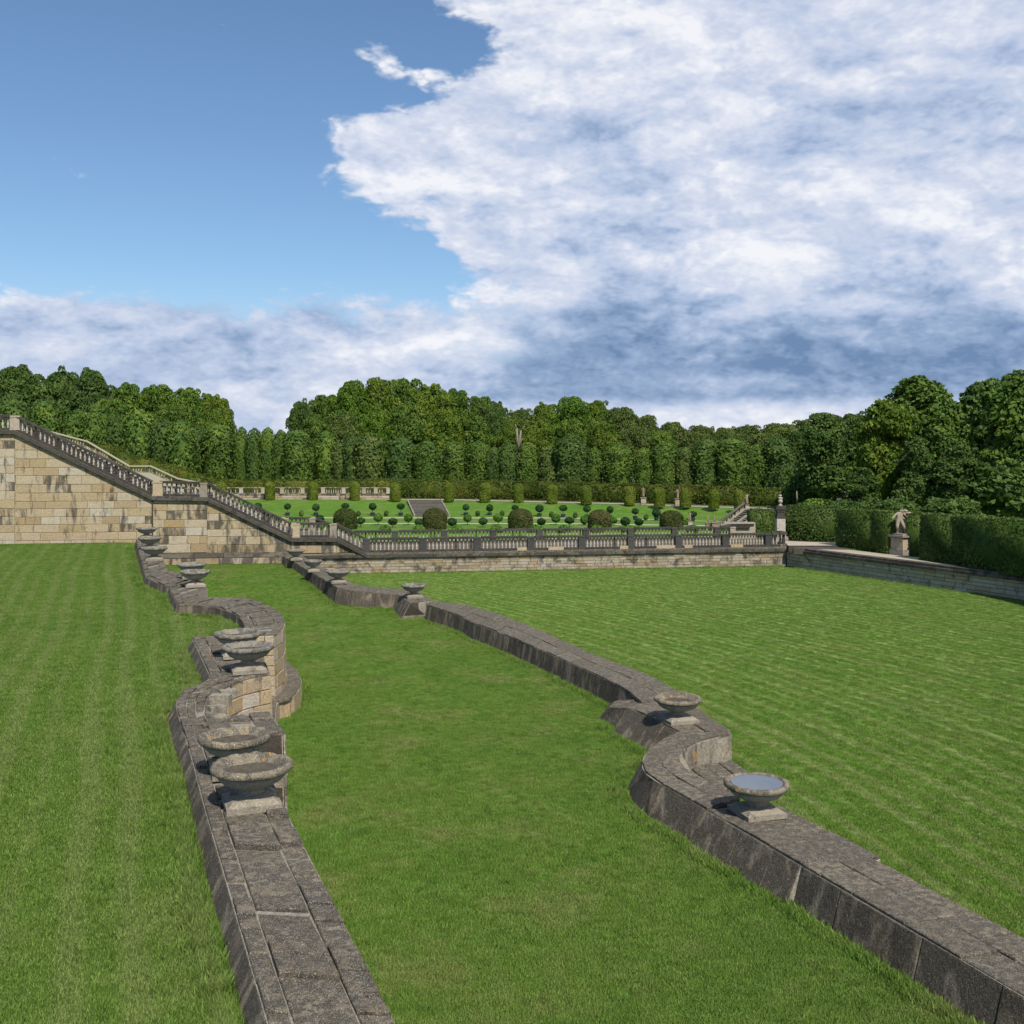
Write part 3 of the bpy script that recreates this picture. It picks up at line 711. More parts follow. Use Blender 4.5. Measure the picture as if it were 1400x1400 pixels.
eRl = edge([(RA, .12), (RB, .2), (RC, .4), (RD, .12), (RE, .5), (RF, .35), (RG, .35), (RH, .2)], 0, .02, -1)
eRr = edge([(RA, 0), (RB, 0), (RC, 0), (RD, 0), (RE, 0), (RF, 0), (RG, 0), (RH, 0)], 1, .05, 1)
def memo(f, alt):
    c = {}
    def g(y):
        k = round(y / .2)
        if k not in c: v = f(y); c[k] = alt(y) if v is None else v
        return c[k]
    return g
eLl = memo(eLl, lambda y: cl(LC_, y) - .9); eLr = memo(eLr, lambda y: cl(LC_, y) + .9); eRl = memo(eRl, lambda y: cl(RC_, y) - 1); eRr = memo(eRr, lambda y: cl(RC_, y) + .9)
GN = 1.0
scatter('grass', lawn_points(lambda y: -60, eLl, lambda y: Z_LEFT, int(44200 * GN), y0=9), tuft('grass_tuft', M['blade_left'], 46, .115, .038))
scatter('grass', lawn_points(eLr, eRl, zmid, int(51000 * GN), y0=13), tuft('grass_tuft', M['blade_mid'], 46, .115, .038))
scatter('grass', lawn_points(eRr, lambda y: sidex(y) - .1, lambda y: 0.0, int(71400 * GN), y0=13), tuft('grass_tuft', M['blade_right'], 46, .115, .038))

def edge_points(f, zf, n, y0, y1, sgn):
    out = []
    for _ in range(n):
        y = y0 + (y1 - y0) * random.random() ** 1.5; x = f(y) + sgn * abs(random.gauss(0, .09)); out.append((x, min(y, wally(x) - .1), zf(y)))
    return out
for nm, pts_ in (('left', edge_points(eLl, lambda y: Z_LEFT, 1500, 9, 60, -1)), ('mid', edge_points(eLr, zmid, 1300, 13, 62, 1) + edge_points(eRl, zmid, 1800, 13, 62, -1)), ('right', edge_points(eRr, lambda y: 0.0, 1500, 13, 62, 1) + [(sidex(y) - .08 - random.random() * .1, y, 0) for y in np.linspace(45, 70, 260)] + [(x, wally(x) - .06 - random.random() * .1, 0) for x in np.linspace(-11, 18, 420)])):
    scatter('long_grass', pts_, tuft('long_grass_tuft', M['blade_' + nm], 46, .13, .10))

# ------------------------------------------------------------------ stair wall and long wall
TOPS = [wz(-80, 588), wz(20, 588.5), wz(100, 627), wz(208, 678.5), wz(283, 680), wz(398, 735.5), wz(460, 735.5), wz(500, 756.5)]
def ztop(s):
    for (s0, z0), (s1, z1) in zip(TOPS, TOPS[1:]):
        if s <= s1: return z0 + (z1 - z0) * (s - s0) / (s1 - s0)
    return TOPS[-1][1]
S186, S228, S398, S460, S500 = s_at(186), s_at(228), s_at(398), s_at(460), s_at(500)
sw = thing('stair_wall', 'tan and ochre sandstone block wall carrying the long balustraded stair on the left', 'stone wall', tuple(W(s_at(208), Z_LEFT)))
rs = random.Random(11)
def wall_stones(root, s0, s1, z0, z1, hm, lm, frame, mats, clip=None, cha=.02, d1=.0, dr=.012, name='stone_block', gap=.012, big=None):
    for (a0, a1, b0, b1) in courses(s1 - s0, z0, z1, hm[0], hm[1], lm[0], lm[1], rs):
        poly = rect(a0 + s0, a1 + s0, b0, b1)
        if clip:
            for f in clip: poly = clip_poly(poly, f) if len(poly) > 2 else []
            if len(poly) < 3 or abs(area(poly)) < .03: continue
        m = MB(); off = rs.uniform(-dr, dr)
        piece(m, poly, lambda a, b_, d_: frame(a, b_, d_ + off), -.2, d1, cha, gap)
        m.build(name, M[mats(a0 + s0, b0) if callable(mats) else mats], root)
def seg_clip(i):
    (s0, z0), (s1, z1) = TOPS[i], TOPS[i + 1]
    k = (z1 - z0) / (s1 - s0)
    return lambda p: (z0 + k * (p[0] - s0)) - .02 - p[1]
segs = [(0, 1), (1, 3), (3, 4), (4, 5), (5, 6), (6, 7)]
for i, j in segs:
    s0, s1 = TOPS[i][0], TOPS[j][0]
    zt = max(TOPS[i][1], TOPS[j][1])
    zb = Z_LEFT - .25 if s1 < S186 + 1.2 else (1.42 if i >= 3 else (Z_LEFT - .9))
    if i >= 5: zb = Z_WALK + .02
    if i == 3: zb = 1.46
    dirty = lambda a, z: 'ashlar_dirty' if (a > s_at(284) and rs.random() < .75) or rs.random() < .18 else 'ashlar'
    wall_stones(sw, s0, s1, zb, zt, (.44, .54), (.7, 1.6), W, dirty, [seg_clip(i)] if j - i == 1 else [lambda p: ztop(p[0]) - .02 - p[1]])
# plinth along the foot of the stair wall
wall_stones(sw, s_at(224), S398, .35, 1.12, (.36, .4), (.8, 1.7), lambda a, b_, d_: W(a, b_, d_ + .16), 'ashlar_dirty', name='plinth_block')
s = s_at(224)
while s < S398 - .2:
    e_ = min(s + rs.uniform(1.1, 1.9), S398); m = MB()
    piece(m, rect(s, e_, 1.13, 1.45), lambda a, b_, d_: W(a, b_, d_ + .16 - (b_ - 1.13) * .42), -.4, 0, .02, .012); m.build('plinth_coping', M['coping'], sw); s = e_
# solid body with steps behind the facing
b = MB()
prof = [(TOPS[0][0], -.5)] + [(s_, z_ - .35) for s_, z_ in TOPS] + [(TOPS[-1][0], -.5)]
fr = [W(s_, z_, -.06) for s_, z_ in prof]; bk = [W(s_, z_, -6.75) for s_, z_ in prof]
for i in range(len(prof)):
    j = (i + 1) % len(prof); b.quad(fr[i], fr[j], bk[j], bk[i])
b.f.append(tuple(range(len(b.v), len(b.v) + len(fr)))); b.v += [tuple(q) for q in fr]
b.f.append(tuple(range(len(b.v), len(b.v) + len(bk)))); b.v += [tuple(q) for q in bk]
b.build('stair_core', M['mortar'], sw)
for i, j in ((1, 3), (4, 5), (6, 7)):
    (s0, z0), (s1, z1) = TOPS[i], TOPS[j]; n = max(2, round(abs(z1 - z0) / .165))
    for k in range(n):
        a, c = s0 + (s1 - s0) * k / n, s0 + (s1 - s0) * (k + 1) / n; zt = z0 + (z1 - z0) * (k + .4) / n; m = MB()
        m.hexa([W(a, zt - .5, -.3), W(c + .03, zt - .5, -.3), W(c + .03, zt - .5, -6.5), W(a, zt - .5, -6.5)], [W(a, zt, -.3), W(c + .03, zt, -.3), W(c + .03, zt, -6.5), W(a, zt, -6.5)])
        m.build('stair_step', M['step'], sw)
for i, j in ((0, 1), (3, 4), (5, 6)):
    (s0, z0), (s1, z1) = TOPS[i], TOPS[j]; m = MB()
    m.hexa([W(s0, z0 - .5, -.3), W(s1, z0 - .5, -.3), W(s1, z0 - .5, -6.5), W(s0, z0 - .5, -6.5)], [W(s0, z0, -.3), W(s1, z0, -.3), W(s1, z0, -6.5), W(s0, z0, -6.5)]); m.build('stair_landing', M['step'], sw)
m = MB(); m.tube(W(s_at(208.6), 1.9, .07), W(s_at(208.6), ztop(s_at(208.6)) - .1, .07), .045, .045, 8); m.build('wall_crevice', M['rail'], sw)  # thin dark tube standing in for a vertical crevice in the wall

lgw = thing('retaining_wall', 'long low rubble retaining wall with black coping at the back of the striped lawn', 'retaining wall', tuple(W(8, 0)))
wall_stones(lgw, S398 + .1, S_CORNER - .02, .0, 1.0, (.16, .24), (.4, .95), W, 'rubble', [lambda p: p[1] - (.42 if p[0] < s_at(455) else -.05)], .012, dr=.016, name='wall_stone', gap=.018)
def prism_run(root, name, frame, s0, s1, step, z0, z1, d0, d1, mat, jit=.006, cha=.015):
    s = s0
    while s < s1 - .05:
        e_ = s + step * rs.uniform(.75, 1.25)
        if e_ > s1 - step * .4: e_ = s1
        m = MB(); o_ = rs.uniform(-jit, jit)
        piece(m, rect(s, e_, d0, d1), lambda a, d_, zz: frame(a, zz + o_, d_), z0, z1, cha, .012); m.build(name, M[mat], root); s = e_
prism_run(lgw, 'coping_stone', W, S398 + .1, S_CORNER + .1, 1.5, 1.0, 1.19, -.5, .15, 'coping')
prism_run(lgw, 'coping_slab', W, S500 - 2.6, S_CORNER + .05, 1.9, 1.19, Z_WALK + .005, -.62, .09, 'slab')
b = MB(); b.hexa([W(S398, -.4, -.05), W(S_CORNER, -.4, -.05), W(S_CORNER, -.4, -6.9), W(S398, -.4, -6.9)], [W(S398, 1.18, -.05), W(S_CORNER, 1.18, -.05), W(S_CORNER, 1.18, -6.9), W(S398, 1.18, -6.9)]); b.build('wall_core', M['mortar'], lgw)
SLEN = (SIDE_END - CORNER).length
def SF(a, z, dd): return CORNER + ST_ * a + SN * dd + Vector((0, 0, z))
sdw = thing('retaining_wall', 'low stained rubble wall running towards us along the right edge of the striped lawn', 'retaining wall', tuple(SF(6, 0, 0)))
wall_stones(sdw, .02, min(SLEN, 28), 0, 1.0, (.18, .27), (.4, 1.0), SF, 'rubble_side', None, .014, dr=.018, name='wall_stone', gap=.02)
prism_run(sdw, 'coping_stone', SF, .12, min(SLEN, 28), 1.3, 1.0, 1.17, -.5, .14, 'coping')
prism_run(sdw, 'coping_slab', SF, .1, min(SLEN, 28), 1.6, 1.17, Z_WALK + .01, -.55, .05, 'coping')
b = MB(); b.hexa([SF(0, -.4, -.05), SF(SLEN, -.4, -.05), SF(SLEN, -.4, -.6), SF(0, -.4, -.6)], [SF(0, 1.16, -.05), SF(SLEN, 1.16, -.05), SF(SLEN, 1.16, -.6), SF(0, 1.16, -.6)]); b.build('wall_core', M['mortar'], sdw)

# ------------------------------------------------------------------ balustrades
bm = MB()
bm.lathe([(.062, 0), (.062, .035), (.040, .05), (.072, .14), (.080, .19), (.058, .27), (.032, .36), (.046, .41), (.046, .43), (.038, .47), (.060, .51), (.058, .55), (.05, .565), (.066, .58), (.066, .62)], 10)
BAL = bm.mesh('baluster', True); BAL.materials.append(M['pale'])
BAL_D = BAL.copy(); BAL_D.materials.clear(); BAL_D.materials.append(M['rail'])
BH = .92
def rail_run(root, A, B, z0, z1, w, name, mat):
    """bar from A to B between heights z0,z1 over the base line, w wide"""
    A, B = Vector(A), Vector(B); t = B - A; t.z = 0; t.normalize(); n = Vector((t.y, -t.x, 0)) * (w / 2); zz = lambda h: Vector((0, 0, h))
    m = MB(); e_ = min(.025, (z1 - z0) * .3)
    m.hexa([A - n + zz(z0), B - n + zz(z0), B + n + zz(z0), A + n + zz(z0)][::-1], [A - n + zz(z1 - e_), B - n + zz(z1 - e_), B + n + zz(z1 - e_), A + n + zz(z1 - e_)][::-1])
    n2 = n * (1 - .03 / (w / 2)); m.hexa([A - n + zz(z1 - e_), B - n + zz(z1 - e_), B + n + zz(z1 - e_), A + n + zz(z1 - e_)][::-1], [A - n2 + zz(z1), B - n2 + zz(z1), B + n2 + zz(z1), A + n2 + zz(z1)][::-1])
    return m.build(name, M[mat], root)
def pier(root, p, w, h, mat, rz=0.0, z0=.0):
    m = MB(); p = Vector(p)
    m.box(p + Vector((0, 0, z0 + .06)), (w + .06, .40, .12), rz); m.box(p + Vector((0, 0, z0 + (h - .12) / 2 + .06)), (w, .34, h - .24), rz)
    m.box(p + Vector((0, 0, z0 + h - .07)), (w + .05, .385, .10), rz)
    return m.build('pier', M[mat], root)
def bay(root, A, B, n, dark=0.0, mesh=None, h=BH, rail='rail', base='rail', ends=.0, w=.36, rh=.14):
    A, B = Vector(A), Vector(B); rz = math.atan2(B.y - A.y, B.x - A.x); k = (h - 2 * rh - .02) / .62
    rail_run(root, A, B, 0, rh, w, 'base_rail', base); rail_run(root, A, B, h - rh - .01, h, w, 'top_rail', rail)
    r0 = wloc(root)
    for i in range(n):
        p = A.lerp(B, (i + .5) / n) + Vector((0, 0, rh))
        inst('baluster', BAL_D if rs.random() < dark else BAL, root, p - r0, rz, (.88, .88, k * 1.03))
WR = math.atan2(WT.y, WT.x)
fb = thing('balustrade', 'nearer of two long stone balustrades, standing on the black coping of the retaining wall', 'balustrade', tuple(W(8, Z_WALK, -.2)))
fp = [500.5, 578.3, 652.5, 725.5, 795, 862, 927, 991, 1049.5]
D0 = -.22
ps = [W(s_at(x, D0), Z_WALK + .006, D0) for x in fp]
for a, c in zip(ps, ps[1:]): bay(fb, a + WT * .27, c - WT * .27, 12, 0.03)
for p in ps: pier(fb, p, .44, BH - .03, 'pier', WR)
e0 = W(s_at(1064, D0), Z_WALK + .006, D0)
bay(fb, ps[-1] + WT * .27, e0, 2, .5)
arc = [e0, e0 + WT * .55 - WN * .25, e0 + WT * .75 - WN * .8, e0 + WT * .72 - WN * 1.5]
for a, c in zip(arc, arc[1:]): bay(fb, a, c, 2, .8, base='slab')
for px, w in ((713, .62), (759.5, 1.0), (852, .55), (909, 1.25), (940, .55), (1006, .85)):
    p = W(s_at(px, D0), Z_WALK + .006, D0 + .195); m = MB(); m.box(p + Vector((0, 0, .10)), (w, .05, .2), WR); m.build('repair_stone', M['patch'], fb)
rb = thing('balustrade', 'farther long stone balustrade rising behind the nearer one, before the parterre', 'balustrade', tuple(W(8, Z_WALK, -6.6)))
DR = -6.6
rp = [478, 540, 607.3, 674, 737.7, 800.7, 862, 922, 980]
ps2 = [W(s_at(x, DR), Z_WALK + .006, DR) for x in rp]
for a, c in zip(ps2, ps2[1:]): bay(rb, a + WT * .27, c - WT * .27, 11, .10)
for p in ps2: pier(rb, p, .42, BH - .03, 'pier', WR)
e1 = W(s_at(1001, DR), Z_WALK + .006, DR); bay(rb, ps2[-1] + WT * .27, e1, 4, .2); pier(rb, e1, .4, BH - .03, 'pale', WR)

def stair_rail(label, D, full=True, dark=.2, TOPS=TOPS):
    t = thing('stair_balustrade', label, 'balustrade', tuple(W(TOPS[4][0], TOPS[4][1], D)))
    pts = [W(s_, z_ + .02, D) for s_, z_ in TOPS]
    runs = [(0, 1), (1, 3), (3, 4), (4, 5), (5, 6), (6, 7)]
    for i, j in runs:
        a, c = pts[i], pts[j]
        L_ = (c - a).length; g = .3 if i in (3, 5) else .0
        A_, C_ = a.lerp(c, (.42 if i == 3 else g) / L_), a.lerp(c, 1 - g / L_)
        bay(t, A_, C_, max(2, int((C_ - A_).length / .275)), dark)
        # coping under the rail
        rail_run(t, a + WN * .12, c + WN * .12, -.24, .005, .62, 'base_coping', 'coping')
    for k, w, mt in ((0, .5, 'pale'), (1, .5, 'pale'), (3, .55, 'patch'), (4, .4, 'foot'), (5, .42, 'patch'), (6, .42, 'face_pale')):
        o_ = .3 if k in (3, 5) else (-.2 if k in (4, 6) else 0)
        pier(t, pts[k] + WT * o_, w, BH - .03, mt, WR)
    return t
stair_rail('sloping balustrade on the near edge of the left stair, stepping down to the long balustrade', D0, dark=.25)
stair_rail('sloping balustrade on the far edge of the left stair, mostly hidden behind the near one', DR, dark=.4, TOPS=[wz(x, y, DR) for x, y in ((-80, 592), (20, 592), (100, 631), (208, 683), (262, 685), (384, 726), (431, 726), (475, 743.5))])

# ------------------------------------------------------------------ stone bowls
def bowl_parts(seed, mat, fluted=False, seg=56):
    r_ = random.Random(seed); ph = [r_.uniform(0, 6.28) for _ in range(8)]
    body = [(.20, .20), (.165, .225), (.155, .25), (.20, .275), (.32, .315), (.44, .375), (.495, .43), (.505, .475), (.50, .50)]
    rim = [(.49, .495), (.575, .505), (.600, .525), (.605, .565), (.59, .600), (.555, .618), (.515, .612), (.495, .590), (.45, .52), (.36, .462), (.22, .435), (.01, .43)]
    def wob(k, a, r, z):
        am = .009 if k < 8 else .006
        q = sum(math.sin(a * f + p) for f, p in zip((3, 7, 11, 17, 23, 29, 5, 13), ph)) * am * .42
        q += (r_.random() - .5) * .012 if k in (2, 3, 4, 5, 6) else (r_.random() - .5) * .012 * (k > 6)
        return r + q * (1 if r > .1 else 0), z + q * .7
    def wob2(k, a, r, z): return r + (.018 * math.cos(a * 14) if fluted and 3 < k < 7 else 0), z
    m = MB(); m.lathe(body, seg, wob=wob2, cap=False); bo = m.mesh('bowl', True); bo.materials.append(M['bowl_body'])
    m = MB(); m.lathe(rim, seg + 16, wob=wob, cap=False); ri = m.mesh('rim', True); ri.materials.append(M[mat])
    m = MB(); m.box((0, 0, .045), (.80, .80, .09)); sq = [(-1, -1), (1, -1), (1, 1), (-1, 1)]
    m.hexa([Vector((x * .38, y * .38, .09)) for x, y in sq], [Vector((x * .30, y * .30, .155)) for x, y in sq]); m.lathe([(.30, .155), (.29, .17), (.25, .182), (.21, .20)], 32)
    ft = m.mesh('foot'); ft.materials.append(M['foot']); return bo, ri, ft
m = MB(); m.lathe([(.40, .505), (.34, .476), (.26, .460), (.1, .447), (.01, .444)], 24, wob=lambda k, a, r, z: (r * (1 + .08 * math.sin(3 * a + k)), z), cap=False); DIRT_SHADE = m.mesh('dirt', True); DIRT_SHADE.materials.append(M['dirt'])
BV = {'lich': bowl_parts(1, 'bowl'), 'lich2': bowl_parts(2, 'bowl'), 'grey': bowl_parts(3, 'bowl_grey'), 'grey2': bowl_parts(4, 'bowl_grey'), 'flute': bowl_parts(5, 'bowl', True), 'flute2': bowl_parts(6, 'bowl', False)}
def bowl(px, py, w, ztop_, kind, label, group, water=False, rz=.35):
    zr_ = ztop_ + .63; p = P(px, py, zr_); sc = w * p.y / FPX / 1.21
    sc = min(max(sc, .72), 1.06)
    t = thing('stone_bowl', label, 'stone bowl', (p.x, p.y, ztop_ + .02), group, 0)
    bo, ri, ft = BV[kind]; bw_ = inst('bowl', bo, t, sc=(sc, sc, (zr_ - ztop_) / .63), rz=px * .7); inst('rim', ri, bw_); inst('foot', ft, t, rz=rz, sc=(sc, sc, 1))
    if not water:
        inst('dirt', DIRT_SHADE, t, sc=(sc, sc, (zr_ - ztop_) / .63), rz=px)
    if water:
        m = MB(); m.v = [(.478 * sc * math.cos(i * math.pi / 24), .478 * sc * math.sin(i * math.pi / 24), .592) for i in range(48)]; m.f = [tuple(range(48))]; m.build('water', M['water'], t, local=True)
    return t
GL, GR = 'stone bowls along the left cascade wall', 'stone bowls along the right cascade wall'
bowl(344, 1043, 110.5, ZL, 'lich', 'large dry orange-lichened bowl on the left wall, closest to the viewer', GL)
bowl(321, 1004, 97, ZL, 'lich2', 'large rough bowl directly behind the orange-lichened one on the left wall', GL)
bowl(339.5, 882, 69, ZL, 'grey', 'grey bowl with dark inside on white foot, front one of the middle pair', GL)
bowl(325, 864, 63.5, ZL, 'grey2', 'grey bowl half hidden behind another, rear one of the middle pair', GL)
bowl(267, 780, 40, ZL, 'grey', 'grey bowl on pale block before the curve, front one of the far pair', GL)
bowl(262, 770, 39, ZL, 'grey2', 'grey bowl seen against the stair plinth, rear one of the far pair', GL)
bowl(211, 748, 35, 2.50, 'grey', 'front bowl of the tight line of three, far along the left wall', GL)
bowl(205, 734.5, 31, 2.56, 'grey2', 'middle bowl of the tight line of three, far along the left wall', GL)
bowl(200.5, 721.5, 28, 2.62, 'grey', 'rearmost bowl of the three in a tight line, seen against the stair wall', GL)
bowl(1034.5, 1068, 88.3, ZR, 'flute2', 'bowl brimful of blue water on the right wall near the viewer', GR, True, .3)
bowl(927, 953, 64.5, ZR, 'flute', 'fluted dry mossy bowl on tan square foot, above the niche of the right wall', GR, False, .32)
bowl(565.5, 799, 34.3, .78, 'grey', 'lone grey bowl on the jutting block of the right wall', GR)
bowl(462, 780, 33, 1.02, 'grey2', 'front bowl of three stepping up to the stair on the right wall', GR)
bowl(428, 766, 25, 1.10, 'grey', 'middle bowl of three stepping up to the stair on the right wall', GR)
bowl(404.5, 751.5, 24.5, 1.22, 'grey2', 'rearmost bowl of three on the right wall, tucked against the stair', GR)

# ------------------------------------------------------------------ foliage
def quads_mesh(name, V, mats, extra=None):
    """V: (n,4,3) leaf cards; extra: list of (verts, faces) closed inner bodies"""
    n = len(V); v = V.reshape(-1, 3); nv = len(v)
    loops = list(range(nv)); starts = list(range(0, nv, 4)); tot = [4] * n
    vv = [v]
    if extra:
        for ev, ef in extra:
            k = sum(len(q) for q in vv); vv.append(np.asarray(ev, dtype=float))
            for f in ef: starts.append(len(loops)); tot.append(len(f)); loops += [k + i for i in f]
    v = np.concatenate(vv)
    me = bpy.data.meshes.new(name); me.vertices.add(len(v)); me.vertices.foreach_set('co', v.astype(np.float32).ravel())
    me.loops.add(len(loops)); me.loops.foreach_set('vertex_index', np.array(loops, dtype=np.int32))
    me.polygons.add(len(starts)); me.polygons.foreach_set('loop_start', np.array(starts, dtype=np.int32)); me.polygons.foreach_set('loop_total', np.array(tot, dtype=np.int32))
    me.update(calc_edges=True); me.validate()
    for m in mats: me.materials.append(m)
    return me
def unit(a): return a / np.maximum(np.linalg.norm(a, axis=-1, keepdims=True), 1e-6)
def cards(p, nrm, size, spread=.6, asp=1.5):
    n = len(p); nn = unit(nrm + rng.normal(0, spread, (n, 3))); r_ = rng.normal(0, 1, (n, 3)); u = unit(np.cross(nn, r_)); w = np.cross(nn, u)
    s = (size * rng.uniform(.6, 1.3, n))[:, None]; a = u * s * asp * .5; b = w * s * .5
    return np.stack([p - a, p - b * .9 + a * .1, p + a, p + b * .9 + a * .1], 1)
def ico(c, r, k=1, wob=.0):
    b = bmesh.new(); bmesh.ops.create_icosphere(b, subdivisions=k, radius=1)
    v = [(c[0] + q.co.x * r[0], c[1] + q.co.y * r[1], c[2] + q.co.z * r[2]) for q in b.verts]; f = [tuple(x.index for x in q.verts) for q in b.faces]; b.free(); return v, f
def lobes_cards(lobes, dens, size, inner=.72, spread=.6):
    """leaf cards spread through the outer shell of overlapping lobes, plus small inner bodies"""
    P_, N_ = [], []
    C = np.array([l[:3] for l in lobes]); RR = np.array([l[3:6] for l in lobes])
    for i in range(len(lobes)):
        r = RR[i]; ar = 4 * math.pi * (np.prod(r) ** (2 / 3)); n = int(ar * dens)
        dirs = unit(rng.normal(0, 1, (n, 3))); dirs[:, 2] = np.where(dirs[:, 2] < -.45, -dirs[:, 2], dirs[:, 2])
        rad = 1.04 - np.abs(rng.normal(0, .13, n))
        p = C[i] + dirs * r * rad[:, None]
        ins = np.zeros(n, bool)
        for j in range(len(lobes)):
            if j != i: ins |= (((p - C[j]) / (RR[j] * .80)) ** 2).sum(1) < 1
        p, q = p[~ins], dirs[~ins]; P_.append(p); N_.append(q + np.array([0, 0, .25]))
    p = np.concatenate(P_); nr = np.concatenate(N_)
    ex = [ico(C[i], RR[i] * inner, 1) for i in range(len(lobes))]
    return cards(p, nr, size, spread), ex
def forest_crown(name, H, Wd, m, nl=70, size=.40, dens=9.0, seed=0, low=.10, rl=(.075, .15), airy=False):
    """many small leaf clumps set over an uneven envelope made of a few big masses"""
    r_ = random.Random(seed); big = []
    for i in range(7):
        t = .30 + .52 * (i + .5) / 7; a = i * 2.4 + r_.uniform(-.6, .6); q = Wd * r_.uniform(.22, .32); e_ = Wd * .26 * r_.uniform(.5, 1.05) * (1.15 - .5 * t)
        big.append((e_ * math.cos(a), e_ * math.sin(a), min(H * t, H - q * 1.05), q, q * 1.05))
    big.append((r_.uniform(-.05, .05) * Wd, 0, H * .80, Wd * .24, H * .19)); big.append((0, 0, H * .36, Wd * .36, H * .27))
    lobes = []
    for i in range(nl):
        b = big[i % len(big)]; d_ = Vector((r_.gauss(0, 1), r_.gauss(0, 1), r_.gauss(.25, .9))).normalized(); q = Wd * r_.uniform(*rl)
        z = b[2] + d_.z * b[4] * .95
        if z < H * low: z = H * low + r_.uniform(0, .15) * H
        lobes.append((b[0] + d_.x * b[3] * .95, b[1] + d_.y * b[3] * .95, min(z, H - q * .6), q, q, q * r_.uniform(.6, .9)))
    for i in range(34):
        b = big[i % (len(big) - 1)]; d_ = Vector((r_.gauss(0, 1), r_.gauss(0, 1), r_.gauss(.5, .7))).normalized(); q = Wd * r_.uniform(.03, .06); k_ = r_.uniform(1.03, 1.2)
        lobes.append((b[0] + d_.x * b[3] * k_, b[1] + d_.y * b[3] * k_, max(b[2] + d_.z * b[4] * k_, H * low), q * 1.3, q * 1.3, q))
    small, _ = lobes_cards(lobes, dens * (.7 if airy else 1), size, .5, .8)
    body, ex = lobes_cards([(b[0], b[1], b[2], b[3], b[3], b[4]) for b in big], dens * 1.25, size * 1.05, .70, .8)
    return quads_mesh(name, np.concatenate([small, body]), [m], ex)
def clipped_crown(name, H, Wd, m, seed=0, size=.25, dens=32):
    r_ = np.random.default_rng(seed); n = int(math.pi * Wd * H * dens * .8)
    h = r_.uniform(0, 1, n); a = r_.uniform(0, 2 * math.pi, n)
    def prof(h): return np.clip(1 - np.abs(2 * h - .98) ** 4.2, .02, 1) ** .42
    lump = 1 + .07 * np.sin(3 * a + 7 * h + seed) + .08 * np.sin(5 * a - 11 * h + seed) + .06 * np.sin(17 * h + seed * 2)
    rad = Wd / 2 * prof(h) * lump * (1.03 - np.abs(r_.normal(0, .07, n)))
    p = np.stack([rad * np.cos(a), rad * np.sin(a), h * H], 1)
    nr = np.stack([np.cos(a), np.sin(a), (h - .45) * 1.6 + .25], 1)
    m_ = MB(); m_.lathe([(Wd / 2 * float(prof(np.array(t))) * .86, .05 + t * H * .97) for t in (0.02, .08, .25, .5, .75, .9, .97)], 10)
    return quads_mesh(name, cards(p, nr, size, .65), [m], [(m_.v, m_.f)])
def dome_crown(name, H, Wd, m, seed=0, size=.10, n=2600, flat=.0):
    r_ = np.random.default_rng(seed); h = r_.uniform(0, 1, n) ; a = r_.uniform(0, 2 * math.pi, n)
    cap = Wd * .50 / H                                   # share of the height taken by the rounded top
    t = np.clip((h - (1 - cap)) / cap, 0, 1); rad = np.sqrt(np.clip(1 - t ** 2.2, 0, 1))
    extra = r_.uniform(0, 1, n // 3); q = np.sqrt(extra)         # more leaves for the top
    h2 = (1 - cap) + cap * np.clip(1 - q ** 2, 0, 1) ** (1 / 2.2); h = np.concatenate([h, h2]); rad = np.concatenate([rad, q]); a = np.concatenate([a, r_.uniform(0, 2 * math.pi, n // 3)])
    nz = np.where(h > 1 - cap, (h - (1 - cap)) / cap * 1.5, 0)
    rr_ = Wd / 2 * rad * (1.02 - np.abs(r_.normal(0, .035, len(h)))) * (1 - .06 * np.exp(-h * 12)) * (1 + .02 * np.sin(4 * a + seed) + .02 * np.sin(9 * h + 2 * a))
    p = np.stack([rr_ * np.cos(a), rr_ * np.sin(a), h * H], 1); nr = np.stack([np.cos(a) * rad, np.sin(a) * rad, nz], 1)
    m_ = MB(); m_.lathe([(Wd * .46 * float(math.sqrt(max(1 - max((t - (1 - cap)) / cap, 0) ** 2.2, .01))), t * H * .97) for t in (0, .3, .6, 1 - cap, 1 - cap * .6, 1 - cap * .3, .99)], 14)
    return quads_mesh(name, cards(p, nr, size, .5), [m], [(m_.v, m_.f)])
def ball_crown(name, rx, rz, m, seed=0, size=.10, n=700, half=False):
    r_ = np.random.default_rng(seed); d_ = unit(r_.normal(0, 1, (n, 3)))
    if half: d_[:, 2] = np.abs(d_[:, 2])
    p = d_ * np.array([rx, rx, rz]) * (1.04 - np.abs(r_.normal(0, .08, n)))[:, None]
    return quads_mesh(name, cards(p, d_, size, .6), [m], [ico((0, 0, 0), (rx * .85, rx * .85, rz * .85), 2)])
def limb_mesh(name, H, r0, m, seed=0, fork=0):
    r_ = random.Random(seed); b = MB(); p = Vector((0, 0, -.2)); k = 5
    for i in range(k):
        q = Vector((r_.uniform(-.12, .12) * H * .15, r_.uniform(-.12, .12) * H * .15, H * (i + 1) / k)); b.tube(p, q, r0 * (1 - i / k * .75), r0 * (1 - (i + 1) / k * .75), 8)
        if i >= 1:
            for s_ in range(2 if not fork else 1):
                a = r_.uniform(0, 6.28); l = H * r_.uniform(.12, .22); b.tube(q, q + Vector((math.cos(a) * l, math.sin(a) * l, l * .9)), r0 * .35, r0 * .08, 6)
        p = q
    me = b.mesh(name, True); me.materials.append(m); return me

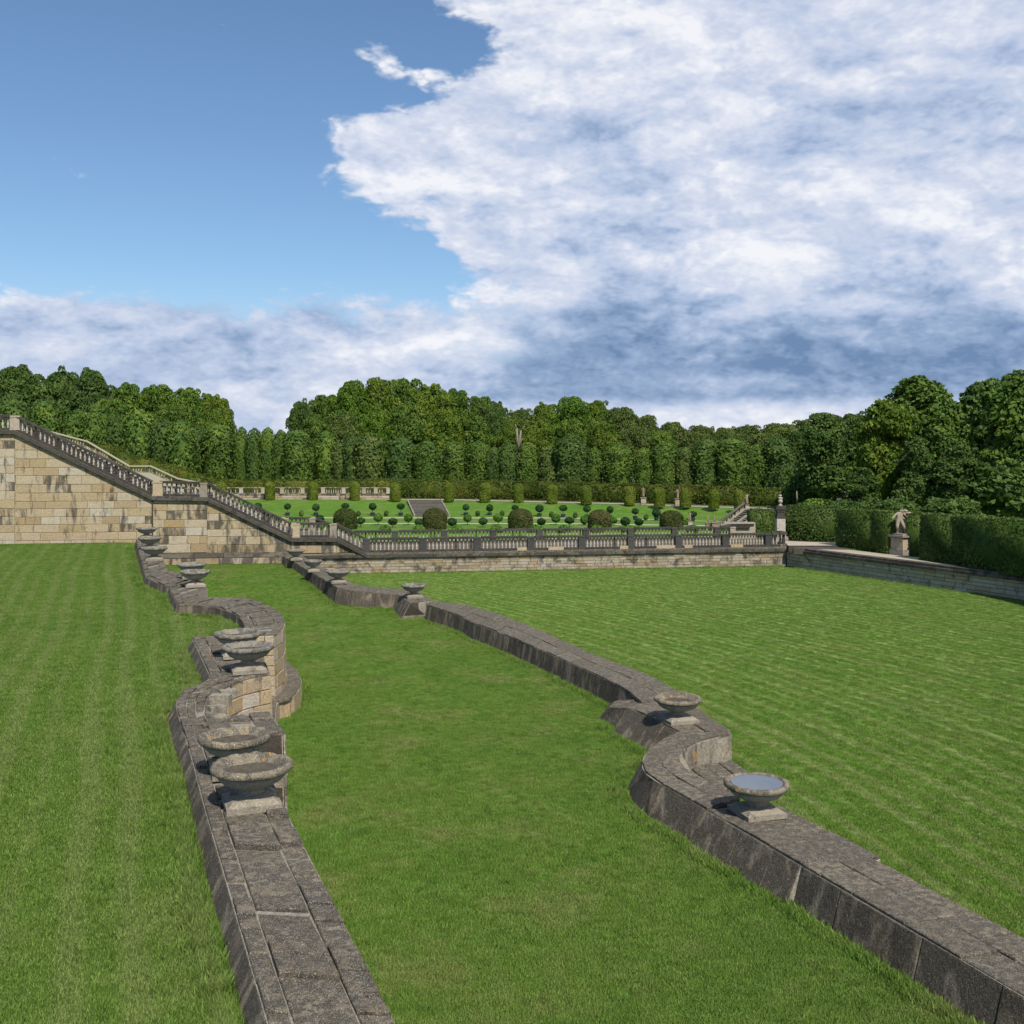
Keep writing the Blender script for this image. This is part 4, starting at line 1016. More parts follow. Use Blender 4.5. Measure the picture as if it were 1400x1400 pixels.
# ---- hedges
def hedge(name, label, line, z0, tops, th, m, size=.14, dens=60, cat='hedge', group=None, faces=(1, 1)):
    """line: plan points; tops: top height at each; thickness th to the right-hand (far) side"""
    V = []; ex = []
    line = [Vector((p[0], p[1], 0)) for p in line]; nseg = len(line) - 1
    ns = []
    for i in range(nseg):
        t = (line[i + 1] - line[i]).normalized(); ns.append(Vector((-t.y, t.x, 0)))
    nv = [ns[0]] + [(ns[i] + ns[i + 1]).normalized() for i in range(nseg - 1)] + [ns[-1]]
    back = [line[i] + nv[i] * th for i in range(nseg + 1)]
    for i in range(nseg):
        a, b_, c, e_ = line[i], line[i + 1], back[i + 1], back[i]; L_ = (b_ - a).length; h0, h1 = tops[i], tops[i + 1]; h = (h0 + h1) / 2 - z0
        n = int(L_ * h * dens); u = rng.uniform(0, 1, n); v = rng.uniform(0, 1, n)
        A, B_, C_, E_ = (np.array(q) for q in (a, b_, c, e_)); nn = np.array(ns[i])
        bul = .05 * np.sin(u * L_ * 1.3 + i) + .04 * np.sin(v * 5 + u * L_ * .7)
        p = A + (B_ - A) * u[:, None] + nn * (rng.normal(0, .02, n) - 0 * bul)[:, None] - nn * bul[:, None]; p[:, 2] = z0 + v * ((h0 + (h1 - h0) * u) - z0)
        V.append(cards(p, np.tile(-nn, (n, 1)), size, .40, 1.3))
        n = int(L_ * th * dens * 1.3); u = rng.uniform(0, 1, n); v = rng.uniform(0, 1, n)
        p = A + (B_ - A) * u[:, None] + nn * (v * th)[:, None]; p[:, 2] = h0 + (h1 - h0) * u + rng.normal(0, .025, n) + .03 * np.sin(u * L_ * 2.1)
        V.append(cards(p, np.tile(np.array([0, 0, 1.0]), (n, 1)), size, .55, 1.4))
        q = .07; zt = Vector((0, 0, 1))
        m_ = MB(); f = ns[i] * q
        m_.hexa([a + f + zt * z0, b_ + f + zt * z0, c - f + zt * z0, e_ - f + zt * z0], [a + f + zt * (h0 - q), b_ + f + zt * (h1 - q), c - f + zt * (h1 - q), e_ - f + zt * (h0 - q)]); ex.append((m_.v, m_.f))
    for k, (a, b_, zt) in enumerate(((line[0], back[0], tops[0]), (line[-1], back[-1], tops[-1]))):
        n = int(th * (zt - z0) * dens); A, B_ = np.array(a), np.array(b_); u = rng.uniform(0, 1, n); p = A + (B_ - A) * u[:, None]; p[:, 2] = z0 + rng.uniform(0, 1, n) * (zt - z0)
        dd = np.array(line[0] - line[1] if k == 0 else line[-1] - line[-2]); V.append(cards(p, np.tile(unit(dd), (n, 1)), size, .55, 1.4))
    V = np.concatenate(V); L0 = np.array([line[0].x, line[0].y, z0]); V = V - L0; ex = [([(q[0] - L0[0], q[1] - L0[1], q[2] - L0[2]) for q in v_], f_) for v_, f_ in ex]
    o = bpy.data.objects.new(name, quads_mesh(name, V, [m], ex)); COL.objects.link(o); o.location = L0
    return tag(o, label, cat, group)
# long back hedge right of the stone steps
bk_px = [(548, 682), (640, 682.3), (700, 683.3), (775, 685.3), (860, 687.6), (940, 690), (1010, 691.8), (1090, 693.5)]
bl = [P(x, y, Z_UP) + Vector((0, .6, 0)) for x, y in bk_px]
tp = [656.5, 657.2, 658.5, 660, 661.8, 664, 666.3, 668.3]
hedge('hedge', 'long clipped hedge behind the row of domed shrubs, right of the stone steps', bl, Z_UP, [ZAT(y, p.y) for y, p in zip(tp, bl)], 1.3, M['leaf_hedge_olive'], .16, 55)
# left hedge that follows the far stair, undulating
lh = [(60, 603), (118, 606), (150, 608), (185, 626), (206, 628), (246, 641), (286, 653), (310, 656.5), (440, 657), (532, 656)]
ll = [PX(x, 124.5 - .0 * x) for x, y in lh]
hedge('hedge', 'undulating hedge stepping down with the far stair, behind the far stone balustrade', ll, Z_UP, [ZAT(y, p.y) for (x, y), p in zip(lh, ll)], 1.6, M['leaf_hedge_olive'], .16, 50)
# dark hedge end beside the upper steps
hl = [PX(528, 126.5), PX(552, 127.5), PX(600, 128)]
hedge('hedge', 'dark short hedge block closing the view above the upper flight of steps', hl, Z_UP, [ZAT(654.5, 127), ZAT(655.5, 127), ZAT(656, 128)], 1.4, M['leaf_hedge'], .16, 50)
# hedges round the statue terrace on the right
h1 = [P(1072.5, 738.5, Z_WALK), P(1143, 741.5, Z_WALK)]
hedge('hedge', 'tall clipped hedge beside the pillar with a stone vase, behind the gravel terrace', h1, Z_WALK, [ZAT(692, h1[0].y), ZAT(693.5, h1[1].y)], 1.5, M['leaf_hedge'], .105, 140)
h1b = [P(1115, 741.3, Z_WALK) + Vector((.1, 1.0, 0)), P(1150, 743, Z_WALK) + Vector((.4, 1.4, 0))]
h2 = [P(1142.5, 748, Z_WALK), P(1190, 754, Z_WALK), P(1212, 757.5, Z_WALK)]
hedge('hedge', 'clipped hedge between the tall hedge and the statue of two figures', h2, Z_WALK, [ZAT(697, h2[0].y), ZAT(699, h2[1].y), ZAT(700, h2[2].y)], 1.6, M['leaf_hedge'], .105, 140)
h3 = [P(1209, 754.5, Z_WALK) + Vector((0, .9, 0)), P(1262, 763, Z_WALK) + Vector((0, .9, 0))]
hedge('hedge', 'dark recessed hedge directly behind the statue of two figures', h3, Z_WALK, [ZAT(700.5, h3[0].y), ZAT(703, h3[1].y)], 1.3, M['leaf_hedge'], .105, 140)
h4 = [P(1257, 765, Z_WALK), P(1300, 771.5, Z_WALK), P(1420, 792, Z_WALK), P(1560, 820, Z_WALK)]
hedge('hedge', 'clipped hedge to the right of the statue, running on beyond it', h4, Z_WALK, [ZAT(703.5, h4[0].y), ZAT(705.5, h4[1].y), ZAT(714, h4[2].y), ZAT(726, h4[3].y)], 1.7, M['leaf_hedge'], .105, 140)
hs = [PX(1032, 79), PX(1061, 79.5)]
hedge('hedge', 'small clipped hedge block just left of the pillar with a stone vase', hs, Z_WALK - .1, [ZAT(697.5, 79), ZAT(697, 79.5)], 1.2, M['leaf_hedge'], .105, 140)

# ---- clipped shrubs in the parterre
DOME = [dome_crown('dome_crown', 2.0, 1.16, M['leaf_dome'], s_, .12, 2300) for s_ in (1, 2, 3)]
dpx = [(303, 683), (369, 683), (428, 683), (485, 683.3), (540.5, 684), (614, 684.6), (663, 685.3), (709, 686), (755, 687.3), (801.5, 688.6), (861, 690), (901.5, 692), (937, 693), (976, 694.6), (1011.5, 696.3)]
for i, (x, y) in enumerate(dpx):
    p = P(x, y + .4, Z_UP); h = 24.5 + i * .12; sc = h * p.y / FPX / 2.0
    side = 'left' if x < 575 else 'right'; k = i if x < 575 else i - 5
    lab = 'domed clipped shrub on the terrace edge %s of the steps, %s from the %s' % (side, ORD[k] if side == 'left' else ORD[k], 'left' if side == 'left' else 'steps')
    tag(inst('topiary_dome', DOME[i % 3], None, p, i * 1.7, (sc * (.96 + .05 * math.sin(i * 2.3)), sc * (.96 + .05 * math.cos(i * 3.1)), sc)), lab, 'topiary', 'domed shrubs along the upper terrace edge')
BIG = [dome_crown('big_dome_crown', 2.05, 2.0, M['leaf_bigdome'], s_, .13, 4200) for s_ in (5, 6)]
for i, (x, y, w) in enumerate(((472, 695, 32), (594.5, 694.5, 32.5), (711.5, 695.5, 32.5), (820, 697, 31.5), (918, 698, 31))):
    Y = 88.5; p = PX(x, Y, Z_PART); h = ZAT(y, Y) - Z_PART; ws = w * Y / FPX / 2.0
    tag(inst('topiary_drum', BIG[i % 2], None, p, i * 2.1, (ws, ws, h / 2.05)), 'large rounded brownish shrub just beyond the balustrades, %s from left' % ORD[i], 'topiary', 'large rounded shrubs behind the balustrades')
BALLD = [ball_crown('ball', .36, .30, M['leaf_ball'], s_, .11, 520) for s_ in (1, 2)]
BALLL = [ball_crown('ball_light', .37, .30, M['leaf_ball_pale'], s_, .11, 520) for s_ in (3, 4)]
m_ = MB(); m_.tube((0, 0, 0), (0, 0, 1), .028, .022, 6); STEM = m_.mesh('stem'); STEM.materials.append(M['trunk'])
m_ = MB(); m_.lathe([(.17, 0), (.20, .08), (.24, .33), (.255, .36), (.22, .36)], 10); TUB = m_.mesh('tub'); TUB.materials.append(M['tub'])
rowA = [(353, 692), (393, 692.5), (432, 693.5), (472, 691.5), (509.5, 692.5), (548, 692.3), (637, 693.5), (669.5, 694.5), (704, 694), (737.5, 695), (770, 694.5), (802.5, 695.5), (834, 696.8), (868.5, 699), (897.5, 701.2), (947, 703)]
for i, (x, y) in enumerate(rowA):
    base = P(x, 705.6 if x < 700 else 705.6 + (x - 700) * .03, Z_PART); zc = ZAT(y, base.y)
    t = thing('potted_tree', 'dark ball tree in a blue tub at the slope foot, %s from left' % ORD[i], 'potted tree', base, 'tub trees along the foot of the grass slope')
    q = zc - Z_PART; inst('crown', BALLD[i % 2], t, (0, 0, q), i * 1.3, (1 + .13 * math.sin(i * 5.1), 1 + .1 * math.cos(i * 2.7), 1 + .16 * math.sin(i * 3.7))); inst('trunk', STEM, t, (0, 0, .3), 0, (1, 1, max(q - .45, .2))); inst('tub', TUB, t)
rowB = [(437, 710, 0), (493, 712, 0), (517, 707.5, 1), (537, 713, 0), (558, 708, 1), (573, 713.5, 0), (618, 713.5, 0), (639, 708.5, 1), (660.5, 712.5, 0), (681, 708, 1), (740, 713, 0), (760, 708.5, 1), (778.5, 711.5, 0), (799, 711, 1), (838, 711.5, 1), (855, 713, 0), (873.5, 713.5, 0), (936, 713, 1)]
for i, (x, y, l) in enumerate(rowB):
    Y = 93.5 if l else 90.5; base = PX(x, Y, Z_PART); q = ZAT(y, Y) - Z_PART
    t = thing('ball_tree', '%s ball tree on the parterre lawn, %s ball tree from the left' % ('light green' if l else 'dark green', ORD[i]), 'small tree', base, 'ball trees on the parterre')
    inst('crown', (BALLL if l else BALLD)[i % 2], t, (0, 0, q), i, (1.03 + .12 * math.sin(i * 4.3), 1.03, 1.02 + .14 * math.cos(i * 2.9))); inst('trunk', STEM, t, (0, 0, 0), 0, (1, 1, max(q - .2, .2)))
BUSH = [ball_crown('low_bush', .52, .42, M['leaf_ball_pale'], s_, .12, 420, True) for s_ in (7, 8)]
for i, x in enumerate((448, 526, 573, 625, 678.5, 731, 771, 816, 860, 947, 991.5)):
    Y = 84.5; o = tag(inst('low_bush', BUSH[i % 2], None, PX(x, Y, Z_PART), i, (1, 1, (ZAT(718.3, Y) - Z_PART) / .42)), 'low light green mound peeping over the far balustrade, %s from left' % ORD[i], 'bush', 'low bushes right behind the far balustrade')
SPR = ball_crown('small_shrub_leaves', .22, .30, M['leaf_dark'], 9, .11, 160)
for i, x in enumerate((412, 490, 528, 653, 686.5, 723, 754, 786.5, 883)):
    p = P(x, 706 + (max(x - 700, 0)) * .03, Z_PART); tag(inst('small_shrub', SPR, None, p + Vector((0, 0, .28)), i, (1, 1, 1)), 'tiny dark shrub between the tub trees, %s from the left' % ORD[i], 'shrub', 'tiny shrubs between the tub trees')

# ------------------------------------------------------------------ steps in the grass slope
def flight(root, bl_, br_, tl_, tr_, n, mat='step', curb='face_pale', cw=.13, thick=.5):
    """n steps rising from the line bl-br to the line tl-tr, with a sloping kerb on each side"""
    for k in range(n):
        t0, t1 = k / n, (k + 1) / n; z1 = bl_.z + (tl_.z - bl_.z) * t1
        q = [bl_.lerp(tl_, t0), br_.lerp(tr_, t0), br_.lerp(tr_, t1), bl_.lerp(tl_, t1)]
        m = MB(); m.hexa([Vector((v.x, v.y, min(bl_.z, z1 - thick))) for v in q], [Vector((v.x, v.y, z1)) for v in q]); m.build('step', M[mat], root)
    if curb:
        for a, c, s_ in ((bl_, tl_, -1), (br_, tr_, 1)):
            w = Vector((cw * s_, 0, 0)); m = MB(); up = Vector((0, 0, .14)); dn = Vector((0, 0, -.5))
            ring = [a, c, c + w, a + w]
            if s_ > 0: ring = ring[::-1]
            ring = [a, a + w, c + w, c] if s_ > 0 else [a + w, a, c, c + w]
            m.hexa([v + dn for v in ring], [v + up for v in ring]); m.build('side_kerb', M[curb], root)
t = thing('stone_steps', 'broad dark flight of steps with pale kerbs cutting through the grass slope', 'steps', P(590, 705.5, Z_PART))
flight(t, P(567.5, 705.5, Z_PART + .05), P(613.5, 705.5, Z_PART + .05), P(557.7, 683.9, Z_UP + .06), P(602, 683.9, Z_UP + .06), 11)
t = thing('stone_steps', 'upper dark flight of steps leading off the terrace beside the hedge', 'steps', P(568, 681, Z_UP))
flight(t, P(548, 680.4, Z_UP), P(587, 680.4, Z_UP), PX(547, 127, 2.86), PX(583, 127, 2.86), 8)

# far terrace wall with its balustrade, left of the steps
FWY = 122.2
BALF = None
ft = thing('terrace_wall', 'far pale terrace wall left of the steps, topped by a small balustrade', 'retaining wall', PX(430, FWY, Z_UP))
zt = ZAT(674.5, FWY)
xs0, xs1 = PX(296, FWY).x, PX(532, FWY).x
wall_stones(ft, 0, xs1 - xs0, Z_UP - .1, zt - .1, (.26, .34), (.7, 1.5), lambda a, z, dd: Vector((xs0 + a, FWY - dd, z)), lambda a, z: rs.choice(['pale', 'ashlar', 'ashlar_dirty']), name='wall_stone', gap=.03)
m = MB(); m.box(((xs0 + xs1) / 2, FWY + .42, (zt + Z_UP) / 2 - .1), (xs1 - xs0, .6, zt - Z_UP)); m.build('wall_core', M['mortar'], ft)
fbx = thing('balustrade', 'small weathered balustrade on top of the far terrace wall', 'balustrade', PX(430, FWY, zt))
fh = ZAT(666, FWY) - zt
px_ = [298, 330, 360, 386, 414, 442, 470, 498, 514, 531]
for a, c in zip(px_, px_[1:]):
    A_, C_ = PX(a, FWY + .1, zt - .03), PX(c, FWY + .1, zt - .03); bay(fbx, A_, C_, max(3, int((C_ - A_).length / .26)), .5, h=fh, rail='ashlar_dirty', base='ashlar_dirty', w=.3, rh=.075)
    pier(fbx, C_, .42, fh - .02, 'pale')
# far stair seen over the near stair at the left
FSY = 121.5
fs = thing('stair_wall', 'far pale stair wall with sloping balustrade seen over the near stair landing', 'stone wall', PX(230, FSY, Z_UP))
fpts = [(60, 597), (118, 612), (176, 646), (205, 646), (242, 663), (312, 676)]
fw = [PX(x, FSY, ZAT(y, FSY)) for x, y in fpts]
for a, c in zip(fw, fw[1:]):
    m = MB(); m.hexa([Vector((a.x, FSY, Z_UP - .3)), Vector((c.x, FSY, Z_UP - .3)), Vector((c.x, FSY + 1.2, Z_UP - .3)), Vector((a.x, FSY + 1.2, Z_UP - .3))], [a, c, c + Vector((0, 1.2, 0)), a + Vector((0, 1.2, 0))]); m.build('wall_panel', M['pale'], fs)
    bay(fs, a + Vector((0, .25, .02)), c + Vector((0, .25, .02)), max(3, int((c - a).length / .3)), .4, h=.78, rail='pale', base='ashlar_dirty', w=.4)

# ------------------------------------------------------------------ stair at the right end of the slope
rsT = thing('garden_stair', 'brown stair rising behind the hedge block at the right end of the slope', 'stairs', P(1000, 716, Z_PART))
b0, b1 = PX(984, 88, Z_PART), PX(1004, 84, Z_PART); t0, t1 = PX(1019, 99, 2.28), PX(1042, 95, 2.28)
flight(rsT, b0, b1, t0, t1, 12, curb=None)
m = MB(); q = b1 + Vector((.1, -.1, 0)); q2 = t1 + Vector((.1, -.1, 0)); m.hexa([Vector((q.x, q.y, Z_PART - .2)), Vector((q2.x, q2.y, Z_PART - .2)), Vector((q2.x + .4, q2.y + .3, Z_PART - .2)), Vector((q.x + .4, q.y + .3, Z_PART - .2))], [q + Vector((0, 0, .35)), q2 + Vector((0, 0, .35)), q2 + Vector((.4, .3, .35)), q + Vector((.4, .3, .35))])
m.build('side_wall', M['pale'], rsT)
mid0, mid1 = b0.lerp(b1, .55), t0.lerp(t1, .55); m = MB(); u_ = Vector((0, 0, .22)); w_ = (b1 - b0).normalized() * .22
m.hexa([mid0, mid0 + w_, mid1 + w_, mid1], [mid0 + u_, mid0 + w_ + u_, mid1 + w_ + u_, mid1 + u_]); m.build('centre_kerb', M['pale'], rsT)
rail_run(rsT, b0 - w_ * .5, t0 - w_ * .5, -.3, .12, .35, 'side_kerb', 'face_pale')
rsB = thing('stair_balustrade', 'pale sloping balustrade on the left of the brown stair at the slope end', 'balustrade', b0)
bay(rsB, b0 - w_ * 1.2, t0 - w_ * 1.2, 16, .5, h=.64, rail='face_dark', base='face_dark', w=.28, rh=.09)
pier(rsB, t0 - w_ * 1.2, .4, .68, 'face_pale'); pier(rsB, b0 - w_ * 1.2, .4, .68, 'face_pale'); 
plw = thing('parapet_wall', 'pale plain parapet wall between the far balustrade end and the hedge block', 'wall', PX(1015, 78.5, Z_WALK))
m = MB(); m.box(PX(1016, 78.6, 1.55), (1.75, .35, 1.6)); m.build('wall_body', M['pale'], plw); m = MB(); m.box(PX(1010, 78.5, 2.36), (2.3, .5, .12)); m.build('cap', M['pale'], plw)
m = MB(); m.box(PX(1010, 78.30, 2.1), (1.7, .12, .18)); m.build('ledge', M['rail'], plw)

# platform edge with two long low steps at the corner of the gravel terrace
pt = thing('terrace_steps', 'long low worn steps along the edge of the corner gravel terrace', 'steps', P(1110, 748, Z_WALK))
for k, (a, c, z0, z1) in enumerate((((1078, 746.5), (1162, 746.5), 1.0, 1.40), ((1085, 749.5), (1171, 751), .95, 1.335))):
    A_, C_ = P(*a, z1), P(*c, z1); m = MB(); bkv = Vector((.5, 1.6 - .5 * k, 0))
    if k == 0:
        bkA, bkC = P(1071, 739.5, z1), P(1150, 742.5, z1)
        m.hexa([Vector((v.x, v.y, z0)) for v in (A_, C_, bkC, bkA)], [A_, C_, bkC, bkA]); m.build('gravel_top', M['gravel'], pt)
        A_ -= Vector((0, .06, 0)); C_ -= Vector((0, .06, 0)); bkv = Vector((0, .3, 0)); z1 += .012
        m = MB(); m.hexa([Vector((v.x, v.y, z0)) for v in (A_, C_, C_ + bkv, A_ + bkv)], [Vector((v.x, v.y, z1)) for v in (A_, C_, C_ + bkv, A_ + bkv)]); m.build('step', M['coping'], pt)
    else:
        m.hexa([Vector((v.x, v.y, z0)) for v in (A_, C_, C_ + bkv, A_ + bkv)], [Vector((v.x, v.y, z1)) for v in (A_, C_, C_ + bkv, A_ + bkv)]); m.build('step', M['step'], pt)

# ------------------------------------------------------------------ statues
def skin_mesh(name, verts, edges, radii, mat, sub=2, z=None):
    me = bpy.data.meshes.new(name); me.from_pydata(verts, edges, []); o = bpy.data.objects.new(name, me); COL.objects.link(o)
    md = o.modifiers.new('skin', 'SKIN'); o.modifiers.new('sub', 'SUBSURF').levels = sub
    o.modifiers['sub'].render_levels = sub
    for i, r_ in enumerate(radii):
        sv = me.skin_vertices[0].data[i]; rr_ = r_ if isinstance(r_, tuple) else (r_, r_); sv.radius = rr_; sv.use_root = (i == 0)
    dg = bpy.context.evaluated_depsgraph_get(); out = bpy.data.meshes.new_from_object(o.evaluated_get(dg)); bpy.data.objects.remove(o); bpy.data.meshes.remove(me)
    out.name = name; out.polygons.foreach_set('use_smooth', [True] * len(out.polygons)); out.materials.clear(); out.materials.append(mat); return out
def figure_mesh(name, mat, pose, fat=1.0):
    """pose: joint -> (x,y,z) for a 1.7 m figure"""
    J = dict(pelvis=(0, 0, .92), waist=(0, 0, 1.06), chest=(0, 0, 1.27), neck=(0, 0, 1.45), head=(0, .01, 1.545), crown=(0, 0, 1.66),
             shl=(-.17, 0, 1.40), ell=(-.26, .02, 1.12), hal=(-.26, -.08, .90), fil=(-.26, -.12, .80), shr=(.17, 0, 1.40), elr=(.26, .02, 1.12), har=(.26, -.08, .90), fir=(.26, -.12, .80),
             hil=(-.09, 0, .86), knl=(-.10, -.03, .48), anl=(-.10, .02, .09), tol=(-.12, -.14, .03), hir=(.09, 0, .86), knr=(.11, -.03, .48), anr=(.11, .02, .09), tor=(.14, -.14, .03))
    J.update(pose); ks = list(J); ix = {k: i for i, k in enumerate(ks)}
    E = [('pelvis', 'waist'), ('waist', 'chest'), ('chest', 'neck'), ('neck', 'head'), ('head', 'crown'), ('chest', 'shl'), ('shl', 'ell'), ('ell', 'hal'), ('hal', 'fil'), ('chest', 'shr'), ('shr', 'elr'), ('elr', 'har'), ('har', 'fir'),
         ('pelvis', 'hil'), ('hil', 'knl'), ('knl', 'anl'), ('anl', 'tol'), ('pelvis', 'hir'), ('hir', 'knr'), ('knr', 'anr'), ('anr', 'tor')]
    rd = dict(pelvis=(.16, .13), waist=(.13, .11), chest=(.16, .125), neck=.058, head=(.085, .10), crown=.06, shl=.068, ell=.045, hal=.032, fil=.022, shr=.068, elr=.045, har=.032, fir=.022,
              hil=.10, knl=.068, anl=.042, tol=.03, hir=.10, knr=.068, anr=.042, tor=.03)
    me = skin_mesh(name, [J[k] for k in ks], [(ix[a], ix[c]) for a, c in E], [tuple(x * fat for x in (rd[k] if isinstance(rd[k], tuple) else (rd[k],) * 2)) for k in ks], mat)
    return me
def drape_mesh(name, mat, pts, rad):
    v = pts; e_ = [(i, i + 1) for i in range(len(pts) - 1)]; return skin_mesh(name, v, e_, rad, mat)
def pedestal(root, w, h, mat, rz=0.0, cap=.1):
    m = MB(); m.box((0, 0, h * .14), (w * 1.12, w * 1.12, h * .28), rz); m.build('pedestal_base', M['foot'], root, local=True)
    m = MB(); m.box((0, 0, h * .57), (w, w, h * .58), rz); m.build('pedestal_die', M[mat], root, local=True)
    m = MB(); m.box((0, 0, h * .89), (w * 1.10, w * 1.10, h * .06), rz); m.box((0, 0, h * .955), (w * 1.24, w * 1.24, h * .09), rz); m.build('pedestal_cap', M['foot'], root, local=True)
sp = P(1238.5, 759.5, Z_WALK); sp.y += .6; sp.x += .03
sg = thing('statue', 'statue of two embracing figures on a square pale pedestal in front of the hedge', 'statue', sp)
PHH = ZAT(731.5, sp.y) - Z_WALK; FH = ZAT(696, sp.y) - ZAT(731.5, sp.y)
rzp = math.atan2(ST_.y, ST_.x) + math.pi / 2
pedestal(sg, .98, PHH, 'patch', rzp)
m = MB(); m.box((0, 0, PHH + .05), (.86, .86, .10), rzp); m.build('statue_plinth', M['statue'], sg, local=True)
fA = figure_mesh('figure', M['statue'], dict(pelvis=(-.02, 0, .90), waist=(-.02, -.02, 1.05), chest=(.02, -.04, 1.25), neck=(.07, -.06, 1.43), head=(.11, -.08, 1.52), crown=(.13, -.08, 1.63), shl=(-.16, -.05, 1.36), ell=(-.33, -.12, 1.20), hal=(-.46, -.22, 1.06), fil=(-.52, -.26, 1.05), shr=(.20, -.02, 1.38), elr=(.30, -.14, 1.20), har=(.34, -.28, 1.10), fir=(.35, -.34, 1.08),
    hil=(-.10, 0, .86), knl=(-.17, -.12, .50), anl=(-.10, .05, .10), tol=(-.14, -.10, .04), hir=(.08, 0, .86), knr=(.20, -.16, .48), anr=(.30, -.02, .10), tor=(.33, -.16, .04)), 1.28)
fB = figure_mesh('figure', M['statue'], dict(pelvis=(.02, 0, .90), waist=(.03, 0, 1.05), chest=(.0, 0, 1.25), neck=(-.05, 0, 1.43), head=(-.09, -.02, 1.52), crown=(-.10, -.01, 1.62), shl=(-.17, -.02, 1.37), ell=(-.27, -.12, 1.15), hal=(-.18, -.24, 1.02), fil=(-.12, -.28, 1.0), shr=(.17, 0, 1.37), elr=(.30, .02, 1.12), har=(.36, -.02, .90), fir=(.38, -.04, .81),
    hil=(-.07, 0, .86), knl=(-.10, -.12, .48), anl=(-.02, .03, .10), tol=(-.05, -.12, .04), hir=(.10, 0, .86), knr=(.13, .0, .48), anr=(.18, .08, .10), tor=(.22, -.06, .04)), 1.28)
dr = drape_mesh('drapery', M['statue'], [(.16, .1, 1.0), (.22, .12, .75), (.26, .14, .45), (.24, .12, .2), (.26, .10, .04)], [(.12, .07), (.15, .08), (.17, .09), (.15, .09), (.18, .1)])
sA = FH / 1.70
sc3 = (sA, sA, sA)
sw3 = (sA * 1.25, sA * 1.15, sA)
inst('figure', fA, sg, (-.22, -.06, PHH + .06), .1, sw3); fo = inst('figure', fB, sg, (.27, .02, PHH + .06), -.25, sw3); inst('drapery', dr, sg, (.25, .04, PHH + .06), -.2, sw3)
m = MB(); m.lathe([(.20, 0), (.17, .15), (.13, .32), (.10, .45)], 9); m.build('tree_stump', M['statue'], sg, local=True).location = (-.02, .22, PHH + .06)
# pillar with a vase near the corner
pl = P(1066.5, 735.5, Z_WALK); pl.y = 74.6; pl = PX(1066.8, 75.0, Z_WALK)
pv = thing('pillar', 'pale square pillar with dark moulded cap carrying a stone vase beside the hedge', 'pillar', pl)
zc0 = ZAT(709, 75) - Z_WALK; zc1 = ZAT(691.5, 75) - Z_WALK
m = MB(); m.box((.05, -.05, .16), (.86, .62, .32)); m.box((0, 0, .42), (.70, .56, .22)); m.build('pillar_base', M['foot'], pv, local=True)
m = MB(); m.box((0, 0, (zc0 + .5) / 2), (.60, .52, zc0 - .5)); m.box((-.235, -.015, (zc0 + .5) / 2), (.14, .54, zc0 - .5)); m.box((.08, -.262, zc0 * .52), (.36, .03, zc0 * .62)); m.build('shaft', M['pale'], pv, local=True)
m = MB(); hh = zc1 - zc0
for k, (w, z0, z1) in enumerate(((.62, 0, .2), (.50, .2, .55), (.60, .55, .72), (.72, .72, .86), (.66, .86, 1.0))): m.box((0, 0, zc0 + hh * (z0 + z1) / 2), (w, w * .86, hh * (z1 - z0)))
m.build('moulded_cap', M['coping'], pv, local=True)
vz = ZAT(676, 75) - ZAT(691.5, 75)
va = thing('stone_vase', 'pale carved vase with ball lid standing on the pillar', 'vase', pl + Vector((0, 0, zc1)))
m = MB(); m.lathe([(.19, 0), (.19, .06), (.10, .10), (.09, .16), (.16, .22), (.20, .32), (.19, .42), (.15, .48), (.20, .56), (.215, .60), (.18, .63), (.10, .66)], 14); me_ = m.mesh('vase', True); me_.materials.append(M['pale']); inst('vase_body', me_, va, sc=(.82, .82, vz / .86))
m = MB(); m.lathe([(.03, .64), (.05, .68), (.10, .72), (.115, .77), (.10, .82), (.05, .85), (.01, .86)], 12); me_ = m.mesh('lid', True); me_.materials.append(M['pale']); inst('ball_lid', me_, va, sc=(.9, .9, vz / .86))
# small far statues
FIG = figure_mesh('standing_figure', M['statue_red'], dict(shl=(-.17, 0, 1.40), ell=(-.28, -.06, 1.18), hal=(-.12, -.2, 1.10), fil=(-.04, -.24, 1.1)))
FIG2 = figure_mesh('standing_figure', M['statue'], dict(elr=(.3, -.1, 1.3), har=(.22, -.15, 1.5), fir=(.18, -.15, 1.56)))
ROBE = drape_mesh('robe', M['statue_red'], [(0, .02, 1.05), (0, .02, .7), (.02, .03, .35), (.02, .02, .05)], [(.16, .13), (.19, .16), (.21, .18), (.24, .20)])
def small_statue(px, foot, ped, head, Y, zb, label, w, mat, fig, name='statue'):
    p = PX(px, Y, zb); t = thing(name, label, 'statue', p, None); h = ZAT(ped, Y) - zb; f = (ZAT(head, Y) - ZAT(ped, Y)) / 1.67
    pedestal(t, w, h, mat); inst('figure', fig, t, (0, 0, h), .2, (f, f, f)); inst('robe', ROBE, t, (0, 0, h), 0, (f, f, f)); return t
small_statue(879.5, 688.5, 680, 665.5, 109.5, Z_UP, 'reddish weathered statue on an orange pedestal against the back hedge', .52, 'patch', FIG)
small_statue(926.5, 689.5, 681.5, 668, 107.3, Z_UP, 'grey-red statue between two domed shrubs in front of the back hedge', .55, 'patch', FIG)
small_statue(1021.3, 695.5, 690, 674.5, 98.8, 2.25, 'dark small statue at the top of the sloping stair balustrade', .34, 'pale', FIG2)
small_statue(943.5, 716, 712.5, 700, 92, Z_PART, 'tiny pale statue on white base beside a ball tree, before the slope', .36, 'pale', FIG2)
small_statue(968.5, 719, 714.5, 703.5, 87.5, Z_PART, 'left one of two small statues side by side at the foot of the brown stair', .42, 'statue_red', FIG2)
small_statue(976.8, 719, 714, 703, 86.8, Z_PART, 'right one of two small statues side by side at the foot of the brown stair', .42, 'statue_red', FIG)
